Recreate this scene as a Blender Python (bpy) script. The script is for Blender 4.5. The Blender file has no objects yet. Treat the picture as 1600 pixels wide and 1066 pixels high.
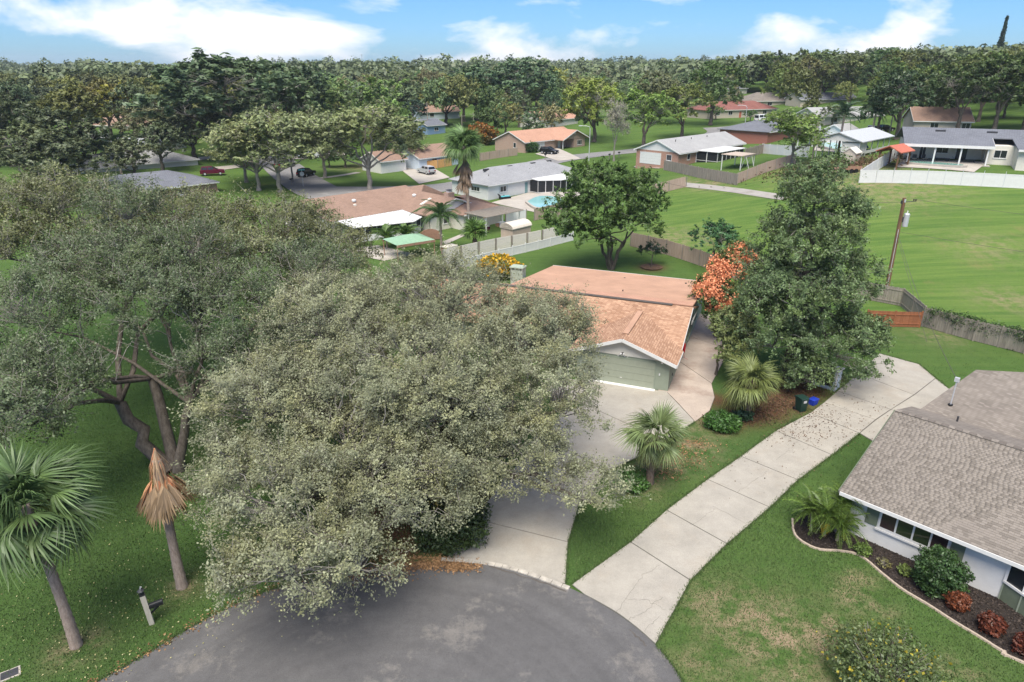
import bpy, math, random
import numpy as np
from mathutils import Matrix, Vector
R = math.radians
# ------------------------------------------------------------------ camera, sky, sun, exposure
CAM_H, PITCH, FPX = 22.0, R(22), 1600*24/36
scn = bpy.context.scene
COL = scn.collection
cd = bpy.data.cameras.new('camera'); cam = bpy.data.objects.new('camera', cd); COL.objects.link(cam)
cam.location = (0, 0, CAM_H); cam.rotation_euler = (R(90)-PITCH, 0, 0)
cd.lens = 24; cd.sensor_width = 36; cd.clip_start = .5; cd.clip_end = 9000
scn.camera = cam
SUN_EL, SUN_AZ = R(63), R(192)          # azimuth clockwise from +Y: behind the camera, to the left
wd = bpy.data.worlds.new('World'); scn.world = wd; wd.use_nodes = True
wn = wd.node_tree; wn.nodes.clear()
def wnode(t, **k):
    n = wn.nodes.new(t)
    for a, b in k.items():
        if a.startswith('i_'): n.inputs[a[2:].replace('_', ' ')].default_value = b
        else: setattr(n, a, b)
    return n
sky = wnode('ShaderNodeTexSky', sky_type='NISHITA', sun_disc=False, sun_elevation=SUN_EL, sun_rotation=SUN_AZ, altitude=0, air_density=1.0, dust_density=.3, ozone_density=2.5)
hs = wnode('ShaderNodeHueSaturation', i_Hue=.5, i_Saturation=1.0, i_Value=.62)
wn.links.new(sky.outputs[0], hs.inputs['Color'])
tint = wnode('ShaderNodeMix', data_type='RGBA', blend_type='MULTIPLY'); tint.inputs['Factor'].default_value = 1; tint.inputs['B'].default_value = (.37, .62, 1.0, 1)
wn.links.new(hs.outputs[0], tint.inputs['A'])
tc = wnode('ShaderNodeTexCoord')
mp = wnode('ShaderNodeMapping'); mp.inputs['Scale'].default_value = (1, 1, 2.4); mp.inputs['Location'].default_value = (.6, 9.4, 3.3)
wn.links.new(tc.outputs['Generated'], mp.inputs['Vector'])
nz = wnode('ShaderNodeTexNoise', i_Scale=4.0, i_Detail=9, i_Roughness=.55, i_Distortion=.25)
wn.links.new(mp.outputs[0], nz.inputs['Vector'])
cr = wnode('ShaderNodeValToRGB'); cr.color_ramp.elements[0].position = .5; cr.color_ramp.elements[1].position = .61
wn.links.new(nz.outputs[0], cr.inputs[0])
mx = wnode('ShaderNodeMix', data_type='RGBA'); mx.inputs['B'].default_value = (4.7, 4.75, 4.85, 1)
wn.links.new(cr.outputs[0], mx.inputs['Factor']); wn.links.new(tint.outputs['Result'], mx.inputs['A'])
bg = wnode('ShaderNodeBackground', i_Strength=.1)
wn.links.new(mx.outputs['Result'], bg.inputs['Color'])
wo = wnode('ShaderNodeOutputWorld'); wn.links.new(bg.outputs[0], wo.inputs[0])
sd = bpy.data.lights.new('sun', 'SUN'); sd.energy = 2.6; sd.angle = R(42); sd.color = (1, .93, .82)
so = bpy.data.objects.new('sun', sd); COL.objects.link(so)
sdir = Vector((math.sin(SUN_AZ)*math.cos(SUN_EL), math.cos(SUN_AZ)*math.cos(SUN_EL), math.sin(SUN_EL)))
so.rotation_euler = sdir.to_track_quat('Z', 'Y').to_euler(); so.location = (0, 0, 60)
scn.view_settings.view_transform = 'Standard'; scn.view_settings.look = 'None'
scn.view_settings.exposure = 1.36; scn.view_settings.gamma = 1

# ------------------------------------------------------------------ terrain height and pixel -> ground
TP = np.array([(0,0,0),(-60,0,0),(60,0,0),(-60,50,0),(0,50,0),(40,58,0),(60,52,0),(-30,75,0),(0,70,0),(11,77,0),(20,82,.4),(37.5,65.3,0),
 (60,76,2.6),(51.5,103.2,6),(72.7,98,6),(100,90,6),(62,109,8),(75.5,103,8),(100,100,8),(45,86,3.2),(35,100,3.5),(36,118,4.2),(31,131.5,4.3),
 (48.5,146,5),(25,105,2.2),(57,117,7.4),(66,125,7.5),(77,137,8),(-10,122,.5),(-4,118,.5),(12,131,.8),(6,110,.5),(-20,105,0),(-15,90,0),(0,95,0),
 (-32,123,1),(-51,154,1),(-20,150,.8),(3,173,2),(17,186,2.2),(8.5,155.6,2),(29,167,3.2),(63,230,6),(88,242,6),(60,190,5),(-100,150,3.5),(-60,100,0),
 (-100,60,1.5),(-150,250,7),(-200,150,7),(0,300,5),(0,450,9),(-150,450,10),(150,450,16),(150,250,15),(120,180,12.3),(200,150,18),(250,300,21),
 (110,130,9.5),(0,800,13),(-400,800,14),(400,800,22),(-1500,1500,14),(1500,1500,22),(0,3200,14),(-1800,0,8),(1800,0,16),(0,-200,0),(-1800,3200,14),(1800,3200,20),(1800,-300,10),(-1800,-300,6)], float)
def _rbf():
    n = len(TP); X = TP[:, :2]/100
    K = np.sqrt(((X[:, None]-X[None])**2).sum(-1)+.02)
    A = np.zeros((n+3, n+3)); A[:n, :n] = K - np.eye(n)*.02; A[:n, n] = 1; A[:n, n+1:] = X; A[n, :n] = 1; A[n+1:, :n] = X.T
    return np.linalg.solve(A, np.r_[TP[:, 2], 0, 0, 0])
RW = _rbf()
def HT(x, y):
    x = np.atleast_1d(np.asarray(x, float)); y = np.atleast_1d(np.asarray(y, float))
    P = np.stack([x.ravel(), y.ravel()], 1)/100; n = len(TP); out = np.empty(len(P))
    for i in range(0, len(P), 4000):
        K = np.sqrt(((P[i:i+4000, None]-TP[None, :, :2]/100)**2).sum(-1)+.02)
        out[i:i+4000] = K @ RW[:n] + RW[n] + P[i:i+4000] @ RW[n+1:]
    s = np.clip((P[:, 1]*100-56)/24, 0, 1); s = s*s*(3-2*s)
    return (np.maximum(out, 0)*s).reshape(x.shape)
def H1(x, y): return float(HT(x, y)[0])
def ray(px, py):
    u = (px-800)/FPX; v = (533-py)/FPX
    return np.array([u, math.cos(PITCH)+v*math.sin(PITCH), -math.sin(PITCH)+v*math.cos(PITCH)])
def at(px, py, z=0.):
    d = ray(px, py); t = (z-CAM_H)/d[2]; return Vector((d[0]*t, d[1]*t, z))
def G(px, py):
    "ground point seen at a photograph pixel"
    d = ray(px, py); t = np.linspace(15, 900, 3000)
    h = CAM_H + d[2]*t - HT(d[0]*t, d[1]*t); i = int(np.argmax(h < 0)) or 2999
    a = h[i-1]/(h[i-1]-h[i]); tt = t[i-1]+(t[i]-t[i-1])*a
    return Vector((d[0]*tt, d[1]*tt, CAM_H+d[2]*tt))
def depth(p): return p[1]*math.cos(PITCH)-(p[2]-CAM_H)*math.sin(PITCH)
def ZAT(p, py):
    "height at which the vertical over p is seen at pixel row py"
    d = ray(800, py); return CAM_H + d[2]*p[1]/d[1]

# ------------------------------------------------------------------ materials
MATS = {}
class NT:
    def __init__(s, name):
        s.m = bpy.data.materials.new(name); s.m.use_nodes = True; s.t = s.m.node_tree; s.b = s.t.nodes['Principled BSDF']
        s.b.inputs['Specular IOR Level'].default_value = .25
        MATS[name] = s.m
    def n(s, typ, ins=None, **k):
        n = s.t.nodes.new('ShaderNode'+typ)
        for a, b in k.items(): setattr(n, a, b)
        for a, b in (ins or {}).items():
            i = n.inputs[a]
            if hasattr(b, 'is_output'): s.t.links.new(b, i)
            else: i.default_value = b
        return n
    def ln(s, a, b): s.t.links.new(a, b)
    def out(s, k, v):
        if hasattr(v, 'is_output'): s.t.links.new(v, s.b.inputs[k])
        else: s.b.inputs[k].default_value = v
    def noise(s, vec, scale, detail=4, rough=.55):
        return s.n('TexNoise', {'Vector': vec, 'Scale': scale, 'Detail': detail, 'Roughness': rough}).outputs[0]
    def ramp(s, fac, stops):
        n = s.n('ValToRGB', {'Fac': fac}); e = n.color_ramp.elements
        while len(e) < len(stops): e.new(.5)
        for i, (p, c) in enumerate(stops):
            e[i].position = p; e[i].color = (*c, 1) if not isinstance(c, (int, float)) else (c, c, c, 1)
        return n.outputs[0]
    def mix(s, f, a, b, mode='MIX'):
        n = s.n('Mix', data_type='RGBA', blend_type=mode)
        for k, v in (('Factor', f), ('A', a), ('B', b)):
            if hasattr(v, 'is_output'): s.t.links.new(v, n.inputs[k])
            elif k == 'Factor': n.inputs[k].default_value = v
            else: n.inputs[k].default_value = (*v, 1)
        return n.outputs['Result']
    def math(s, op, a, b=0., c=0.):
        n = s.n('Math', operation=op)
        for i, v in enumerate((a, b, c)):
            if hasattr(v, 'is_output'): s.t.links.new(v, n.inputs[i])
            else: n.inputs[i].default_value = v
        return n.outputs[0]
    def bump(s, h, strength=.3, dist=.02):
        n = s.n('Bump', {'Height': h, 'Strength': strength, 'Distance': dist}); s.ln(n.outputs[0], s.b.inputs['Normal'])
    def pos(s): return s.n('NewGeometry').outputs['Position']
    def obj(s): return s.n('TexCoord').outputs['Object']
    def attr(s, name): return s.n('Attribute', attribute_name=name).outputs['Fac']
def plain(name, c, rough=.7, var=.18, scale=3., bump=.15, metal=0, bscale=40):
    s = NT(name); o = s.obj(); f = s.noise(o, scale, 6, .65)
    lo = tuple(x*(1-var) for x in c); hi = tuple(min(1, x*(1+var)) for x in c)
    s.out('Base Color', s.ramp(f, [(.3, lo), (.7, hi)])); s.out('Roughness', rough); s.out('Metallic', metal)
    if bump: s.bump(s.noise(o, bscale, 3), bump, .01)
    return s.m
def shingle(name, c1, c2, mort, w=.33, h=.145, slope=.3, offs=.5):
    "rows follow height, so they run level on every slope of a roof"
    s = NT(name); o = s.obj(); sep = s.n('SeparateXYZ', {'Vector': o})
    xy = s.math('ADD', sep.outputs[0], sep.outputs[1]); zz = s.math('MULTIPLY', sep.outputs[2], 1/slope)
    v = s.n('CombineXYZ', {'X': xy, 'Y': zz}).outputs[0]
    bt = s.n('TexBrick', {'Vector': v, 'Color1': (*c1, 1), 'Color2': (*c2, 1), 'Mortar': (*mort, 1), 'Scale': 1., 'Mortar Size': .02, 'Mortar Smooth': .3, 'Bias': 0., 'Brick Width': w, 'Row Height': h}, offset=offs)
    f = s.noise(o, .5, 5); col = s.mix(.22, bt.outputs[0], s.ramp(f, [(.3, tuple(x*.72 for x in c1)), (.7, tuple(min(1, x*1.15) for x in c2))]))
    s.out('Base Color', col); s.out('Roughness', .9); s.bump(bt.outputs['Fac'], -.5, .01)
    return s.m
def leafmat(name, trans=.25, rough=.6, mn=.55, mx_=1.5):
    "tint from the object's own colour, varied leaf by leaf"
    s = NT(name); c = s.n('ObjectInfo').outputs['Color']; r = s.attr('rnd')
    k = s.ramp(r, [(0, mn), (.55, .95), (1, mx_)])
    col = s.mix(1., c, k, 'MULTIPLY')
    big = s.noise(s.obj(), .55, 3); col = s.mix(s.ramp(big, [(.45, 0.), (.7, .5)]), col, s.mix(1., col, (1.3, 1.16, .72), 'MULTIPLY'))
    d = s.n('BsdfDiffuse', {'Color': col}); t = s.n('BsdfTranslucent', {'Color': col}); g = s.n('BsdfGlossy', {'Color': (.8, .85, .8, 1), 'Roughness': .45})
    m1 = s.n('MixShader', {0: trans, 1: d.outputs[0], 2: t.outputs[0]}); m2 = s.n('MixShader', {0: .035, 1: m1.outputs[0], 2: g.outputs[0]})
    s.ln(m2.outputs[0], s.t.nodes['Material Output'].inputs[0])
    return s.m
leafmat('leaf'); leafmat('leaf_pale', .3, .5, .55, 1.4)
def grassmat():
    s = NT('grass'); p = s.pos()
    a = s.noise(p, .12, 4); b = s.noise(p, 1.1, 6, .7); c = s.noise(p, 14, 5, .75)
    st = s.n('Mapping', {'Vector': p, 'Rotation': (0, 0, R(18)), 'Scale': (.05, 1.1, 1)}).outputs[0]; mow = s.noise(st, 1.0, 5, .65)
    lawn = s.mix(s.ramp(b, [(.3, 0.), (.7, 1.)]), (.046, .084, .025), (.078, .132, .038))
    lawn = s.mix(s.ramp(a, [(.35, 0.), (.65, .6)]), lawn, (.058, .115, .03))
    field = s.mix(s.ramp(mow, [(.38, 0.), (.62, 1.)]), (.075, .14, .032), (.128, .192, .046))
    field = s.mix(s.ramp(b, [(.45, 0.), (.75, .5)]), field, (.1, .175, .04))
    col = s.mix(s.attr('field'), lawn, field)
    col = s.mix(1., col, s.ramp(c, [(.25, .55), (.75, 1.4)]), 'MULTIPLY')
    dirt = s.mix(s.ramp(c, [(.3, 0.), (.7, 1.)]), (.17, .12, .07), (.37, .3, .2))
    dm = s.math('MULTIPLY', s.attr('dirt'), s.ramp(s.noise(p, .9, 8, .75), [(.42, 0.), (.6, 1.)]))
    col = s.mix(dm, col, dirt)
    fb = s.math('MULTIPLY', s.attr('field'), s.ramp(s.noise(p, .22, 7, .7), [(.58, 0.), (.72, .5)])); col = s.mix(fb, col, (.2, .17, .075))
    sp = s.ramp(s.noise(p, 5, 2), [(.7, 0.), (.76, .55)])
    col = s.mix(sp, col, (.2, .19, .07))
    mul = s.mix(s.ramp(c, [(.3, 0.), (.7, 1.)]), (.06, .03, .018), (.2, .11, .065))
    mm = s.math('MULTIPLY', s.attr('mulch'), s.ramp(b, [(.2, .55), (.5, 1.)])); col = s.mix(mm, col, mul)
    s.out('Base Color', col); s.out('Roughness', .95); s.b.inputs['Specular IOR Level'].default_value = .05
    s.bump(s.math('ADD', c, s.math('MULTIPLY', s.noise(p, 45, 2), .6)), .7, .06)
grassmat()
def asphalt(name, lo, hi, patch):
    s = NT(name); p = s.pos(); a = s.noise(p, .25, 6, .6); c = s.noise(p, 60, 2)
    col = s.mix(s.ramp(a, [(.3, 0.), (.7, 1.)]), lo, hi)
    st = s.noise(s.n('Mapping', {'Vector': p, 'Location': (3.1, 1.7, 0)}).outputs[0], .33, 7, .62)
    col = s.mix(s.ramp(s.noise(p, 2.2, 8, .75), [(.35, .55), (.7, 0.)]), col, tuple(x*.78 for x in lo))
    st2 = s.math('ADD', st, s.math('MULTIPLY', s.math('SUBTRACT', s.noise(p, 3.5, 6, .7), .5), .35))
    col = s.mix(s.ramp(st2, [(.55, 0.), (.65, .6)]), col, patch)
    rv = s.n('VectorMath', {0: p, 1: (-4.7, 15.3, 0)}, operation='DISTANCE').outputs['Value']
    ring = s.n('TexNoise', {'W': s.math('ADD', rv, s.math('MULTIPLY', s.noise(p, .5, 4), .8)), 'Scale': 1.3, 'Detail': 5}, noise_dimensions='1D').outputs[0]
    col = s.mix(1., col, s.ramp(ring, [(.3, .93), (.7, 1.07)]), 'MULTIPLY')
    col = s.mix(s.ramp(s.noise(p, 9, 3), [(.62, 0.), (.7, .35)]), col, tuple(x*.6 for x in lo))
    col = s.mix(1., col, s.ramp(c, [(.3, .75), (.7, 1.25)]), 'MULTIPLY')
    v = s.n('TexVoronoi', {'Vector': s.mix(.08, p, s.n('TexNoise', {'Vector': p, 'Scale': 1.5}).outputs[1], 'LINEAR_LIGHT'), 'Scale': .22}, feature='DISTANCE_TO_EDGE').outputs[0]
    col = s.mix(s.ramp(v, [(.0015, .12), (.004, 0.)]), col, (.02, .02, .022))
    s.out('Base Color', col); s.out('Roughness', .9); s.bump(c, .35, .01)
asphalt('asphalt', (.1, .098, .098), (.13, .127, .125), (.2, .186, .168))
asphalt('street_asphalt', (.2, .195, .19), (.26, .255, .25), (.29, .28, .265))
def concrete(name, c, stain=(.3, .25, .2), amt=.5):
    s = NT(name); p = s.pos(); a = s.noise(p, .7, 8, .68); c2 = s.noise(p, 30, 4)
    col = s.mix(s.ramp(a, [(.3, 0.), (.72, 1.)]), tuple(x*.82 for x in c), tuple(min(1, x*1.1) for x in c))
    col = s.mix(s.ramp(s.noise(p, .28, 7, .7), [(.52, 0.), (.75, amt)]), col, stain)
    col = s.mix(1., col, s.ramp(c2, [(.3, .86), (.7, 1.1)]), 'MULTIPLY')
    s.out('Base Color', col); s.out('Roughness', .85); s.bump(c2, .25, .008)
concrete('concrete', (.36, .335, .288), (.33, .27, .2), .45); concrete('concrete_stained', (.43, .36, .3), (.2, .12, .09), .9); concrete('paving', (.42, .385, .335)); concrete('gravel', (.33, .31, .28), (.2, .18, .14), .8)
plain('joint_soil', (.09, .085, .07)); plain('kerb', (.4, .37, .32), .9, .3)
def woodm(name, lo, hi):
    s = NT(name); o = s.pos(); st = s.n('Mapping', {'Vector': o, 'Scale': (7, 7, .5)}).outputs[0]
    s.out('Base Color', s.ramp(s.noise(st, 1.2, 6, .7), [(.3, lo), (.7, hi)])); s.out('Roughness', .9)
woodm('wood_grey', (.16, .14, .115), (.36, .32, .27)); woodm('wood_pale', (.35, .32, .25), (.58, .54, .44)); woodm('wood_tan', (.3, .22, .16), (.47, .37, .3)); woodm('wood_red', (.2, .075, .035), (.34, .14, .07)); woodm('wood_new', (.5, .27, .1), (.66, .38, .16)); woodm('pole_wood', (.11, .06, .034), (.24, .14, .08)); woodm('wood_pink', (.34, .25, .2), (.5, .38, .31))
def bark(name, lo, hi, sc=6):
    s = NT(name); o = s.obj(); f = s.noise(s.n('Mapping', {'Vector': o, 'Scale': (1, 1, .35)}).outputs[0], sc, 8, .7)
    s.out('Base Color', s.ramp(f, [(.3, lo), (.7, hi)])); s.out('Roughness', .95); s.bump(f, .8, .05)
bark('bark', (.05, .04, .03), (.17, .145, .12)); bark('bark_grey', (.14, .125, .105), (.33, .3, .26)); bark('palm_bark', (.22, .165, .13), (.46, .365, .3), 14); bark('palm_boot', (.08, .055, .04), (.24, .18, .135), 12)
bark('twig', (.2, .185, .16), (.42, .39, .35))
plain('white_paint', (.64, .64, .62), .55, .06); plain('white_wall', (.66, .655, .635), .8, .05, 2, .3, 0, 12); plain('trim_white', (.68, .67, .65), .5, .05)
plain('sage', (.25, .285, .22), .75, .06, 2, .2); plain('sage_door', (.285, .31, .24), .6, .05); plain('sage_dark', (.15, .18, .125), .7, .08)
plain('cream', (.66, .62, .54), .8, .06); plain('beige', (.5, .44, .36), .8, .08); plain('pale_blue', (.52, .6, .68), .7, .08); plain('blue_wall', (.2, .3, .45), .7, .08)
plain('salmon_roof', (.43, .262, .178), .85, .14, .5, .1); plain('grey_metal_roof', (.45, .47, .48), .5, .12); plain('metal', (.4, .41, .42), .4, .1, 5, .05, .6)
plain('dark_metal', (.05, .05, .055), .45, .2); plain('black_plastic', (.018, .019, .02), .45, .1); plain('galv', (.55, .56, .57), .4, .1, 5, .05, .3)
plain('bin_green', (.012, .035, .026), .5, .15); plain('blue_plastic', (.02, .05, .42), .45, .1); plain('red_plastic', (.42, .02, .03), .4, .15); plain('red_paint', (.5, .03, .02), .3, .05, 3, 0)
plain('stone_edge', (.4, .33, .26), .9, .25, 6, .4); plain('mulch', (.028, .022, .019), .95, .6, 18, .9, 0, 25); plain('screen', (.022, .024, .026), .5, .3)
plain('tan_metal', (.47, .385, .31), .6, .08); plain('tan_roof', (.62, .56, .47), .5, .1); plain('teal_canvas', (.1, .42, .46), .8, .1); plain('green_canvas', (.23, .37, .25), .8, .12); plain('rust_tarp', (.33, .19, .13), .8, .15); plain('blue_tarp', (.02, .05, .22), .7, .2)
plain('maroon', (.1, .012, .03), .3, .1, 3, 0); plain('silver', (.5, .51, .52), .3, .06, 3, 0, .3); plain('car_black', (.012, .013, .015), .25, .1, 3, 0); plain('car_white', (.74, .75, .76), .3, .04, 3, 0); plain('tyre', (.014, .014, .014), .8, .2)
plain('lamp_red', (.3, .01, .01), .3); plain('lamp_clear', (.7, .7, .66), .2); plain('yellow_leaf', (.4, .3, .05)); plain('orange_leaf', (.3, .14, .05)); plain('brown_leaf', (.1, .06, .035), .9, .4); plain('chimney_paint', (.33, .39, .31), .8, .12)
plain('crack', (.17, .155, .135)); plain('edge_dark', (.09, .08, .07)); plain('ivory_siding', (.6, .58, .52), .7, .05); plain('red_roof_tile', (.45, .14, .09), .7, .15); plain('teal_door', (.2, .33, .33), .6)
def glass(name, c=(.02, .024, .028)):
    s = NT(name); s.out('Base Color', (*c, 1)); s.out('Roughness', .07); s.b.inputs['Specular IOR Level'].default_value = .6
glass('glass'); glass('glass_green', (.03, .045, .022)); glass('glass_warm', (.045, .028, .03)); glass('car_glass', (.015, .02, .024))
def water():
    s = NT('pool_water'); s.out('Base Color', (.24, .48, .48, 1)); s.out('Roughness', .05); s.bump(s.noise(s.pos(), 2.5, 3), .15, .03)
    s2 = NT('pool_green'); s2.out('Base Color', (.2, .38, .32, 1)); s2.out('Roughness', .05)
water()
def brickm(name, c1, c2, mo):
    s = NT(name); o = s.obj(); sep = s.n('SeparateXYZ', {'Vector': o}); v = s.n('CombineXYZ', {'X': s.math('ADD', sep.outputs[0], sep.outputs[1]), 'Y': sep.outputs[2]}).outputs[0]
    bt = s.n('TexBrick', {'Vector': v, 'Color1': (*c1, 1), 'Color2': (*c2, 1), 'Mortar': (*mo, 1), 'Scale': 1., 'Mortar Size': .012, 'Brick Width': .22, 'Row Height': .075})
    s.out('Base Color', bt.outputs[0]); s.out('Roughness', .9)
brickm('brick', (.3, .115, .07), (.42, .19, .12), (.4, .34, .29)); brickm('brick_pink', (.38, .22, .16), (.46, .29, .22), (.42, .36, .3)); brickm('brick_dark', (.3, .08, .055), (.36, .11, .08), (.3, .2, .16))
shingle('shingle_salmon', (.28, .155, .095), (.49, .31, .205), (.2, .11, .07), .36, .19, .31)
shingle('shingle_grey', (.26, .265, .27), (.33, .335, .34), (.19, .19, .2)); shingle('shingle_brown', (.25, .165, .12), (.33, .22, .165), (.18, .12, .09)); shingle('shingle_orange', (.42, .24, .165), (.5, .29, .205), (.33, .19, .13))
shingle('shingle_pale', (.31, .31, .305), (.38, .38, .37), (.26, .26, .255)); shingle('shingle_slate', (.13, .14, .16), (.19, .2, .225), (.09, .09, .1)); shingle('shingle_red', (.2, .085, .07), (.27, .12, .1), (.14, .06, .05)); shingle('shingle_taupe', (.16, .14, .119), (.265, .234, .2), (.13, .112, .096), .3, .15, .28)
def tabm():
    s = NT('shingle_tab'); r = s.attr('rnd'); o = s.pos()
    col = s.ramp(r, [(0, (.165, .145, .123)), (.3, (.185, .163, .139)), (.36, (.215, .19, .162)), (1, (.24, .212, .182))])
    col = s.mix(1., col, s.ramp(s.noise(o, .35, 4), [(.3, .92), (.7, 1.06)]), 'MULTIPLY'); col = s.mix(1., col, s.ramp(s.noise(o, 70, 2), [(.3, .8), (.7, 1.2)]), 'MULTIPLY')
    s.out('Base Color', col); s.out('Roughness', .95)
tabm()
def litter(name, a, b):
    s = NT(name); s.out('Base Color', s.ramp(s.attr('rnd'), [(0, a), (1, b)])); s.out('Roughness', .9)
litter('litter', (.12, .065, .03), (.4, .24, .12)); litter('litter_dark', (.04, .025, .015), (.17, .1, .06)); litter('litter_pale', (.2, .2, .06), (.5, .46, .25)); litter('blade', (.05, .088, .027), (.11, .17, .052)); litter('mulch_chip', (.012, .01, .009), (.075, .058, .048))
litter('petal', (.58, .2, .09), (.85, .4, .22))

# ------------------------------------------------------------------ mesh helpers
class MB:
    def __init__(s): s.v = []; s.f = []; s.m = []
    def add(s, vs, fs, mi=0):
        b = len(s.v); s.v += [tuple(v) for v in vs]; s.f += [tuple(i+b for i in f) for f in fs]; s.m += [mi]*len(fs); return s
    def box(s, x0, x1, y0, y1, z0, z1, mi=0):
        return s.add([(x0,y0,z0),(x1,y0,z0),(x1,y1,z0),(x0,y1,z0),(x0,y0,z1),(x1,y0,z1),(x1,y1,z1),(x0,y1,z1)], [(3,2,1,0),(4,5,6,7),(0,1,5,4),(1,2,6,5),(2,3,7,6),(3,0,4,7)], mi)
    def bar(s, a, b, w, h=None, mi=0):
        a = Vector(a); b = Vector(b); d = (b-a).normalized(); h = h or w
        sd = d.cross(Vector((0,0,1))); sd = sd.normalized() if sd.length > 1e-4 else Vector((1,0,0)); up = sd.cross(d)
        o = [sd*(-w/2)+up*(-h/2), sd*(w/2)+up*(-h/2), sd*(w/2)+up*(h/2), sd*(-w/2)+up*(h/2)]
        return s.add([a+q for q in o]+[b+q for q in o], [(0,1,2,3),(7,6,5,4),(0,4,5,1),(1,5,6,2),(2,6,7,3),(3,7,4,0)], mi)
    def tube(s, pts, rad, n=8, mi=0, cap=True):
        pts = [Vector(p) for p in pts]; k = len(pts); base = len(s.v)
        if not hasattr(rad, '__len__'): rad = [rad]*k
        for i, p in enumerate(pts):
            d = (pts[min(i+1, k-1)]-pts[max(i-1, 0)]).normalized(); a = d.orthogonal() if i == 0 else (pa - d*pa.dot(d))
            a = a.normalized() if a.length > 1e-5 else d.orthogonal().normalized(); pa = a; b = d.cross(a)
            for j in range(n):
                t = 2*math.pi*j/n; s.v.append(tuple(p+(a*math.cos(t)+b*math.sin(t))*rad[i]))
        for i in range(k-1):
            for j in range(n):
                j2 = (j+1) % n; s.f.append((base+i*n+j, base+i*n+j2, base+(i+1)*n+j2, base+(i+1)*n+j)); s.m.append(mi)
        if cap:
            s.f.append(tuple(base+j for j in range(n-1, -1, -1))); s.f.append(tuple(base+(k-1)*n+j for j in range(n))); s.m += [mi, mi]
        return s
    def cyl(s, c, r, z0, z1, n=14, mi=0, r2=None): return s.tube([(c[0],c[1],z0),(c[0],c[1],z1)], [r, r2 if r2 is not None else r], n, mi)
    def prism(s, poly, z0, z1, mi=0):
        n = len(poly); area = sum(poly[i][0]*poly[(i+1) % n][1]-poly[(i+1) % n][0]*poly[i][1] for i in range(n))
        if area < 0: poly = poly[::-1]
        return s.add([(p[0],p[1],z0) for p in poly]+[(p[0],p[1],z1) for p in poly], [tuple(range(n-1,-1,-1)), tuple(range(n,2*n))]+[(i,(i+1) % n,n+(i+1) % n,n+i) for i in range(n)], mi)
    def extr(s, prof, x0, x1, mi=0):
        "profile in (y,z), run along x"
        n = len(prof); area = sum(prof[i][0]*prof[(i+1) % n][1]-prof[(i+1) % n][0]*prof[i][1] for i in range(n))
        if area < 0: prof = prof[::-1]
        return s.add([(x0,p[0],p[1]) for p in prof]+[(x1,p[0],p[1]) for p in prof], [tuple(range(n-1,-1,-1)), tuple(range(n,2*n))]+[(i,(i+1) % n,n+(i+1) % n,n+i) for i in range(n)], mi)
    def mesh(s, name, mats, smooth=False):
        me = bpy.data.meshes.new(name); me.from_pydata(s.v, [], s.f)
        for m in (mats if isinstance(mats, (list, tuple)) else [mats]): me.materials.append(MATS[m])
        me.polygons.foreach_set('material_index', s.m)
        if smooth: me.polygons.foreach_set('use_smooth', [True]*len(s.f))
        me.update(); return me
    def build(s, name, mats, parent=None, loc=None, smooth=False, rot=None): return link(name, s.mesh(name, mats, smooth), parent, loc, rot)
def link(name, me, parent=None, loc=None, rot=None, scale=None):
    o = bpy.data.objects.new(name, me); COL.objects.link(o); o.parent = parent
    if loc is not None: o.location = loc
    if rot is not None: o.rotation_euler = rot
    if scale is not None: o.scale = scale
    return o
def tag(o, label, cat, group=None, kind=None):
    o['label'] = label; o['category'] = cat
    if group: o['group'] = group
    if kind: o['kind'] = kind
    return o
def struct(o): o['kind'] = 'structure'; return o
def thing(name, label, cat, loc=(0,0,0), rz=0., group=None, scale=None):
    o = bpy.data.objects.new(name, None); COL.objects.link(o); o.location = loc; o.rotation_euler = (0, 0, rz); o.empty_display_size = .3
    if scale: o.scale = scale
    return tag(o, label, cat, group)
def npmesh(name, V, Fq, mat, rnd=None, smooth=False):
    "V (n,3) and faces (m,k) as arrays"
    V = np.asarray(V, np.float32); Fq = np.asarray(Fq, np.int32); m, k = Fq.shape
    me = bpy.data.meshes.new(name); me.vertices.add(len(V)); me.vertices.foreach_set('co', V.ravel())
    me.loops.add(m*k); me.loops.foreach_set('vertex_index', Fq.ravel())
    me.polygons.add(m); me.polygons.foreach_set('loop_start', np.arange(0, m*k, k, dtype=np.int32)); me.polygons.foreach_set('loop_total', np.full(m, k, np.int32))
    if rnd is not None:
        a = me.attributes.new('rnd', 'FLOAT', 'FACE'); a.data.foreach_set('value', np.asarray(rnd, np.float32))
    if smooth: me.polygons.foreach_set('use_smooth', np.ones(m, bool))
    me.materials.append(MATS[mat]); me.update(calc_edges=True); return me
def unit(a): return a/np.maximum(np.linalg.norm(a, axis=-1, keepdims=True), 1e-9)
def leaves(name, C, size, rng, mat='leaf', up=.6, out=None, wid=.5, rnd=None):
    n = len(C); nrm = rng.normal(size=(n, 3)); nrm = unit(nrm); nrm[:, 2] += up
    if out is not None: nrm += out
    nrm = unit(nrm); a = unit(np.cross(nrm, rng.normal(size=(n, 3)))); b = np.cross(nrm, a)
    sz = size*rng.uniform(.45, 1.5, n)[:, None]
    V = np.stack([C-a*sz*.5, C+b*sz*wid*.5+a*sz*.05, C+a*sz*.5-nrm*sz*.12, C-b*sz*wid*.5+a*sz*.05], 1).reshape(-1, 3)
    return npmesh(name, V, np.arange(4*n).reshape(n, 4), mat, rng.uniform(0, 1, n) if rnd is None else rnd)

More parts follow.
